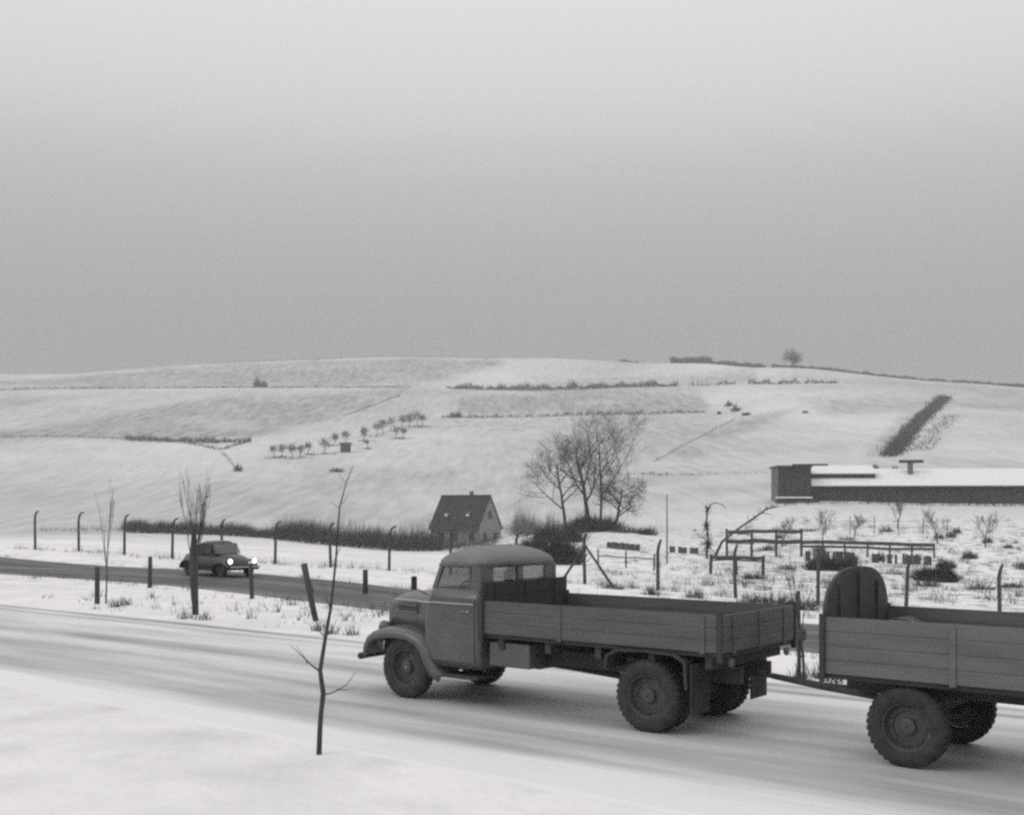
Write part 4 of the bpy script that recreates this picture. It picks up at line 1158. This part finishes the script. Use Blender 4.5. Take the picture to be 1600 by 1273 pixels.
# ------------------------------------------------------------------ allotment ground on the right
def rail_fence(label, x0, x1, Y0, Y1, rails, posts_, hgt, r=.06, broken=False, seed=0):
    a, b = at(x0, Y0), at(x1, Y1); rg = random.Random(seed)
    e = empty('rail_fence', a, 0, label, 'fence')
    n = posts_
    for i in range(n):
        t_ = i/(n-1) if n > 1 else 0
        q = a.lerp(b, t_); q.z = ground(q.x, q.y)
        MB().tube([q-a+Vector((0, 0, -.3)), q-a+Vector((rg.uniform(-.06, .06), 0, hgt*rg.uniform(.97, 1.08)))], [r*1.15, r], 6).build('post', 'timber', e)
    for h_r, rr in rails:
        pts_ = []
        for i in range(7):
            t_ = i/6; q = a.lerp(b, t_); q.z = ground(q.x, q.y)*.3+(a.z*(1-t_)+b.z*t_)*.7
            pts_.append(q-a+Vector((0, -.09, h_r+rg.uniform(-.06, .06))))
        MB().tube(pts_, rr*.8, 6).build('rail', 'timber', e)
    return e
rail_fence('tall two-rail timber trellis in the allotments behind the lorry bed', 1136, 1252, 104, 102, ((2.25, .20), (1.35, .24)), 4, 2.35, .11, seed=1)
rail_fence('low broken single-rail fence in front of the tall trellis', 1110, 1192, 78, 77, ((1.15, .14), (.95, .07)), 3, 1.25, .11, seed=2)
rail_fence('small rail fence left of the pole in the snow', 935, 1022, 80, 79, ((.75, .05),), 3, 1.15, .06, seed=3)
rail_fence('long dark horizontal rail fence across the allotments at far right', 1252, 1460, 104, 102, ((1.2, .20), (.8, .14)), 7, 1.3, .08, seed=4)
rail_fence('thin pale post-and-wire fence below the long shed', 1290, 1480, 132, 132, ((1.6, .015), (.9, .015)), 6, 1.9, .04, seed=5)
def board_fence(label, x0, x1, Y, hgt, n, seed):
    a, b = at(x0, Y), at(x1, Y-1); rg = random.Random(seed)
    e = empty('board_fence', a, 0, label, 'fence')
    w = (b-a).length/n; d = (b-a).normalized(); rz = math.atan2(d.y, d.x)
    bm_ = MB().box(.005, w*.985, -.015, .015, -.15, hgt).mesh('plank', 'timber')
    for i in range(n):
        q = a.lerp(b, i/n)
        if rg.random() < .05: continue
        o = inst('plank', bm_, e, q-a+Vector((0, 0, ground(q.x, q.y)-q.z)), rz, (1, 1, rg.uniform(.9, 1.06)))
        o.rotation_euler[1] = math.radians(rg.uniform(-1.5, 1.5))
board_fence('low dark board fence piece in the middle of the allotments', 1362, 1402, 96, .75, 10, 1)
board_fence('low dark board fence piece near the right edge', 1410, 1456, 95, .8, 11, 2)
board_fence('rough boards lying upright right of the trellis', 1258, 1335, 97, .85, 18, 3)
board_fence('dark low boards behind the small snow field', 948, 1000, 112, .65, 12, 4)
board_fence('dark low boards right of the tall pole', 1046, 1096, 112, .6, 11, 5)
# leaning dead tree and arched branch
p = at(1120, 92)
e = empty('leaning_tree', p, 0, 'bare thin tree leaning far to the right over the trellis', 'tree')
MB().tube([px_local(p, 1116, 872), px_local(p, 1128, 846), px_local(p, 1152, 827), px_local(p, 1178, 809), px_local(p, 1198, 795), px_local(p, 1216, 791)], [.13, .11, .09, .075, .055, .03], 7).build('trunk', 'bark', e, True)
cm = MB(); rg = random.Random(9)
for (a, b) in ((1178, 809), (1186, 803), (1198, 795), (1205, 793), (1190, 800), (1170, 815)):
    for j in range(6):
        s0 = Vector(px_local(p, a, b)); d = Vector((rg.uniform(-.3, 1), rg.uniform(-.6, .6), rg.uniform(-.4, .9)))
        L2 = rg.uniform(.4, 1.2); m1 = s0+d*L2*.5+Vector((0, 0, .05)); cm.tube([s0, m1, m1+Vector((d.x, d.y, d.z*.4))*L2*.5], [.028, .02, .01], 4)
cm.build('crown', 'twig', e)
p = at(1104, 96)
e = empty('arched_shrub', p, 0, 'dark shrub with one long branch arching over to the right', 'shrub')
MB().tube([px_local(p, 1104, 872), px_local(p, 1106, 840), px_local(p, 1104, 815), px_local(p, 1105, 798), px_local(p, 1110, 788), px_local(p, 1118, 785), px_local(p, 1128, 788), px_local(p, 1136, 795)], [.10, .09, .08, .07, .055, .045, .035, .02], 6).build('stem', 'bark', e, True)
for (a, b, r_, n) in ((1105, 797, .30, 110), (1104, 822, .34, 130), (1106, 850, .45, 170)):
    q = Vector(px_local(p, a, b)); o = MB()
    for j in range(n):
        v = Vector((rg.gauss(0, .5), rg.gauss(0, .5), rg.gauss(0, .7)))*r_
        s_ = Vector((rg.uniform(-1, 1), rg.uniform(-1, 1), rg.uniform(-1, 1)))*.035
        o.add([q+v*.2-s_, q+v*.2+s_, q+v*1.5], [(0, 1, 2)])
    o.build('twigs', 'twig_dark', e)
p = at(1042, 88)
e = empty('tall_pole', p, 0, 'slim tall pole standing alone in the snow right of the bare trees', 'pole')
MB().tube([(0, 0, -.3), (.02, 0, 2.6), (0, 0, 5.2)], [.06, .05, .035], 7).build('shaft', 'timber', e, True)
MB().lathe([(.05, 0), (.05, .06), (.01, .1)], 8, 'z', (0, 0, 5.18)).build('cap', 'timber', e)
# small fruit trees and shrubs
small = [(1285, 124, 3.0, 'small twiggy fruit tree below the left end of the shed'), (1402, 140, 3.4, 'bushy fruit tree against the middle of the long shed'), (1222, 118, 2.6, 'small fruit tree beside the leaning tree'),
         (1465, 120, 3.2, 'small bare fruit tree at the right edge of the allotments'), (1335, 128, 2.4, 'thin young fruit tree in the middle of the allotments'), (1540, 115, 3.2, 'small bare fruit tree beyond the right edge of the allotments')]
for i, (px, Y, hgt, lab) in enumerate(small):
    tree('fruit_tree', lab, at(px, Y), (.05, 0, 1), hgt*.8, .07, 500+i, levels=3, group='fruit trees in the allotments', split=4, spread=.8, up=.3, tmin=.014, first=.3)
bush('dark_bush', 'broad flat dark evergreen bush behind the trailer front', 1303, 86, 2.1, 1.2, 1.25, 2200, .05, 'evergreen', 31)
bush('dark_bush', 'dark evergreen bush at the right edge behind the trailer', 1466, 78, 1.9, 1.2, 1.5, 2200, .05, 'evergreen', 32)
bush('dark_bush', 'small dark bush above the right edge bush', 1478, 92, .9, .7, .8, 500, .05, 'evergreen', 33)
for i, (px, Y, r_, hh, lab) in enumerate(((1020, 47, .5, .55, 'small weedy bush at the straight fence post right of the braced post'), (955, 50, .7, .5, 'low weedy bush at the foot of the right strut'),
        (1085, 47, .6, .6, 'twiggy low bush between two straight posts behind the lorry bed'), (1205, 44, 1.3, .75, 'dark low bush behind the lorry tailgate'), (1245, 43, 1.2, .7, 'dark low bush left of the trailer front'),
        (1170, 46, .5, .6, 'thin weedy bush just right of the post behind the tailgate'), (1385, 46, .8, .7, 'twiggy low bush behind the trailer'), (1330, 95, 1.1, .8, 'round bush at the long rail fence'),
        (1230, 86, .9, .7, 'low bush in front of the trellis right end'), (1345, 80, 1.0, .5, 'flat bush between trailer and rail fence'), (1400, 84, .9, .5, 'flat weedy bush in front of the low board fence'))):
    bush('weed_bush', lab, px, Y, r_, r_*.7, hh, int(260*r_), .03, 'twig_dark' if 'dark' in lab else 'twig', 60+i)

rng = random.Random(91); spots = []
for k in range(420):
    px = rng.uniform(1085, 1640); Y = rng.uniform(58, 150)
    q = at(px, Y); spots.append((q.x, q.y, rng.uniform(.3, 1.3), rng.randint(10, 50), rng.uniform(.25, .8)))
for k in range(70):
    px = rng.uniform(930, 1100); Y = rng.uniform(60, 130)
    q = at(px, Y); spots.append((q.x, q.y, rng.uniform(.3, 1.0), rng.randint(6, 26), rng.uniform(.2, .5)))
grass('dead_weeds', 'dead weeds and stalks standing in the allotment snow', spots, 92, 'twig')
rng = random.Random(17)
NTH = ORD + ['twenty-first', 'twenty-second']
xs_ = sorted(rng.uniform(1150, 1600) for i in range(22))
for i in range(22):
    px = xs_[i]; Y = rng.choice((70, 88, 99, 112, 125, 138))*rng.uniform(.96, 1.04); r_ = rng.uniform(.5, 1.2)
    bush('shrub', 'low twiggy shrub in the allotment snow, %s from the left' % NTH[i], px, Y, r_, r_*.7, rng.uniform(.4, 1.1), 240, .04, 'twig_dark' if rng.random() < .45 else 'twig', 700+i, 'shrub', 'scattered shrubs in the allotments')

# ------------------------------------------------------------------ winter haze
hz = MB().box(-6200, 6200, -75, 1500, -6, 128)
ho = hz.build('haze', 'snow')
ho.data.materials.clear()
hm = bpy.data.materials.new('haze_air'); hm.use_nodes = True
hn = hm.node_tree.nodes; hn.remove(hn['Principled BSDF'])
pv = hn.new('ShaderNodeVolumePrincipled')
pv.inputs['Color'].default_value = (.9, .895, .89, 1)
pv.inputs['Density'].default_value = .00045
pv.inputs['Anisotropy'].default_value = .2
hm.node_tree.links.new(pv.outputs[0], hn['Material Output'].inputs['Volume'])
ho.data.materials.append(hm)
tag(ho, 'thin winter haze in the air over the valley', 'haze', kind='stuff')
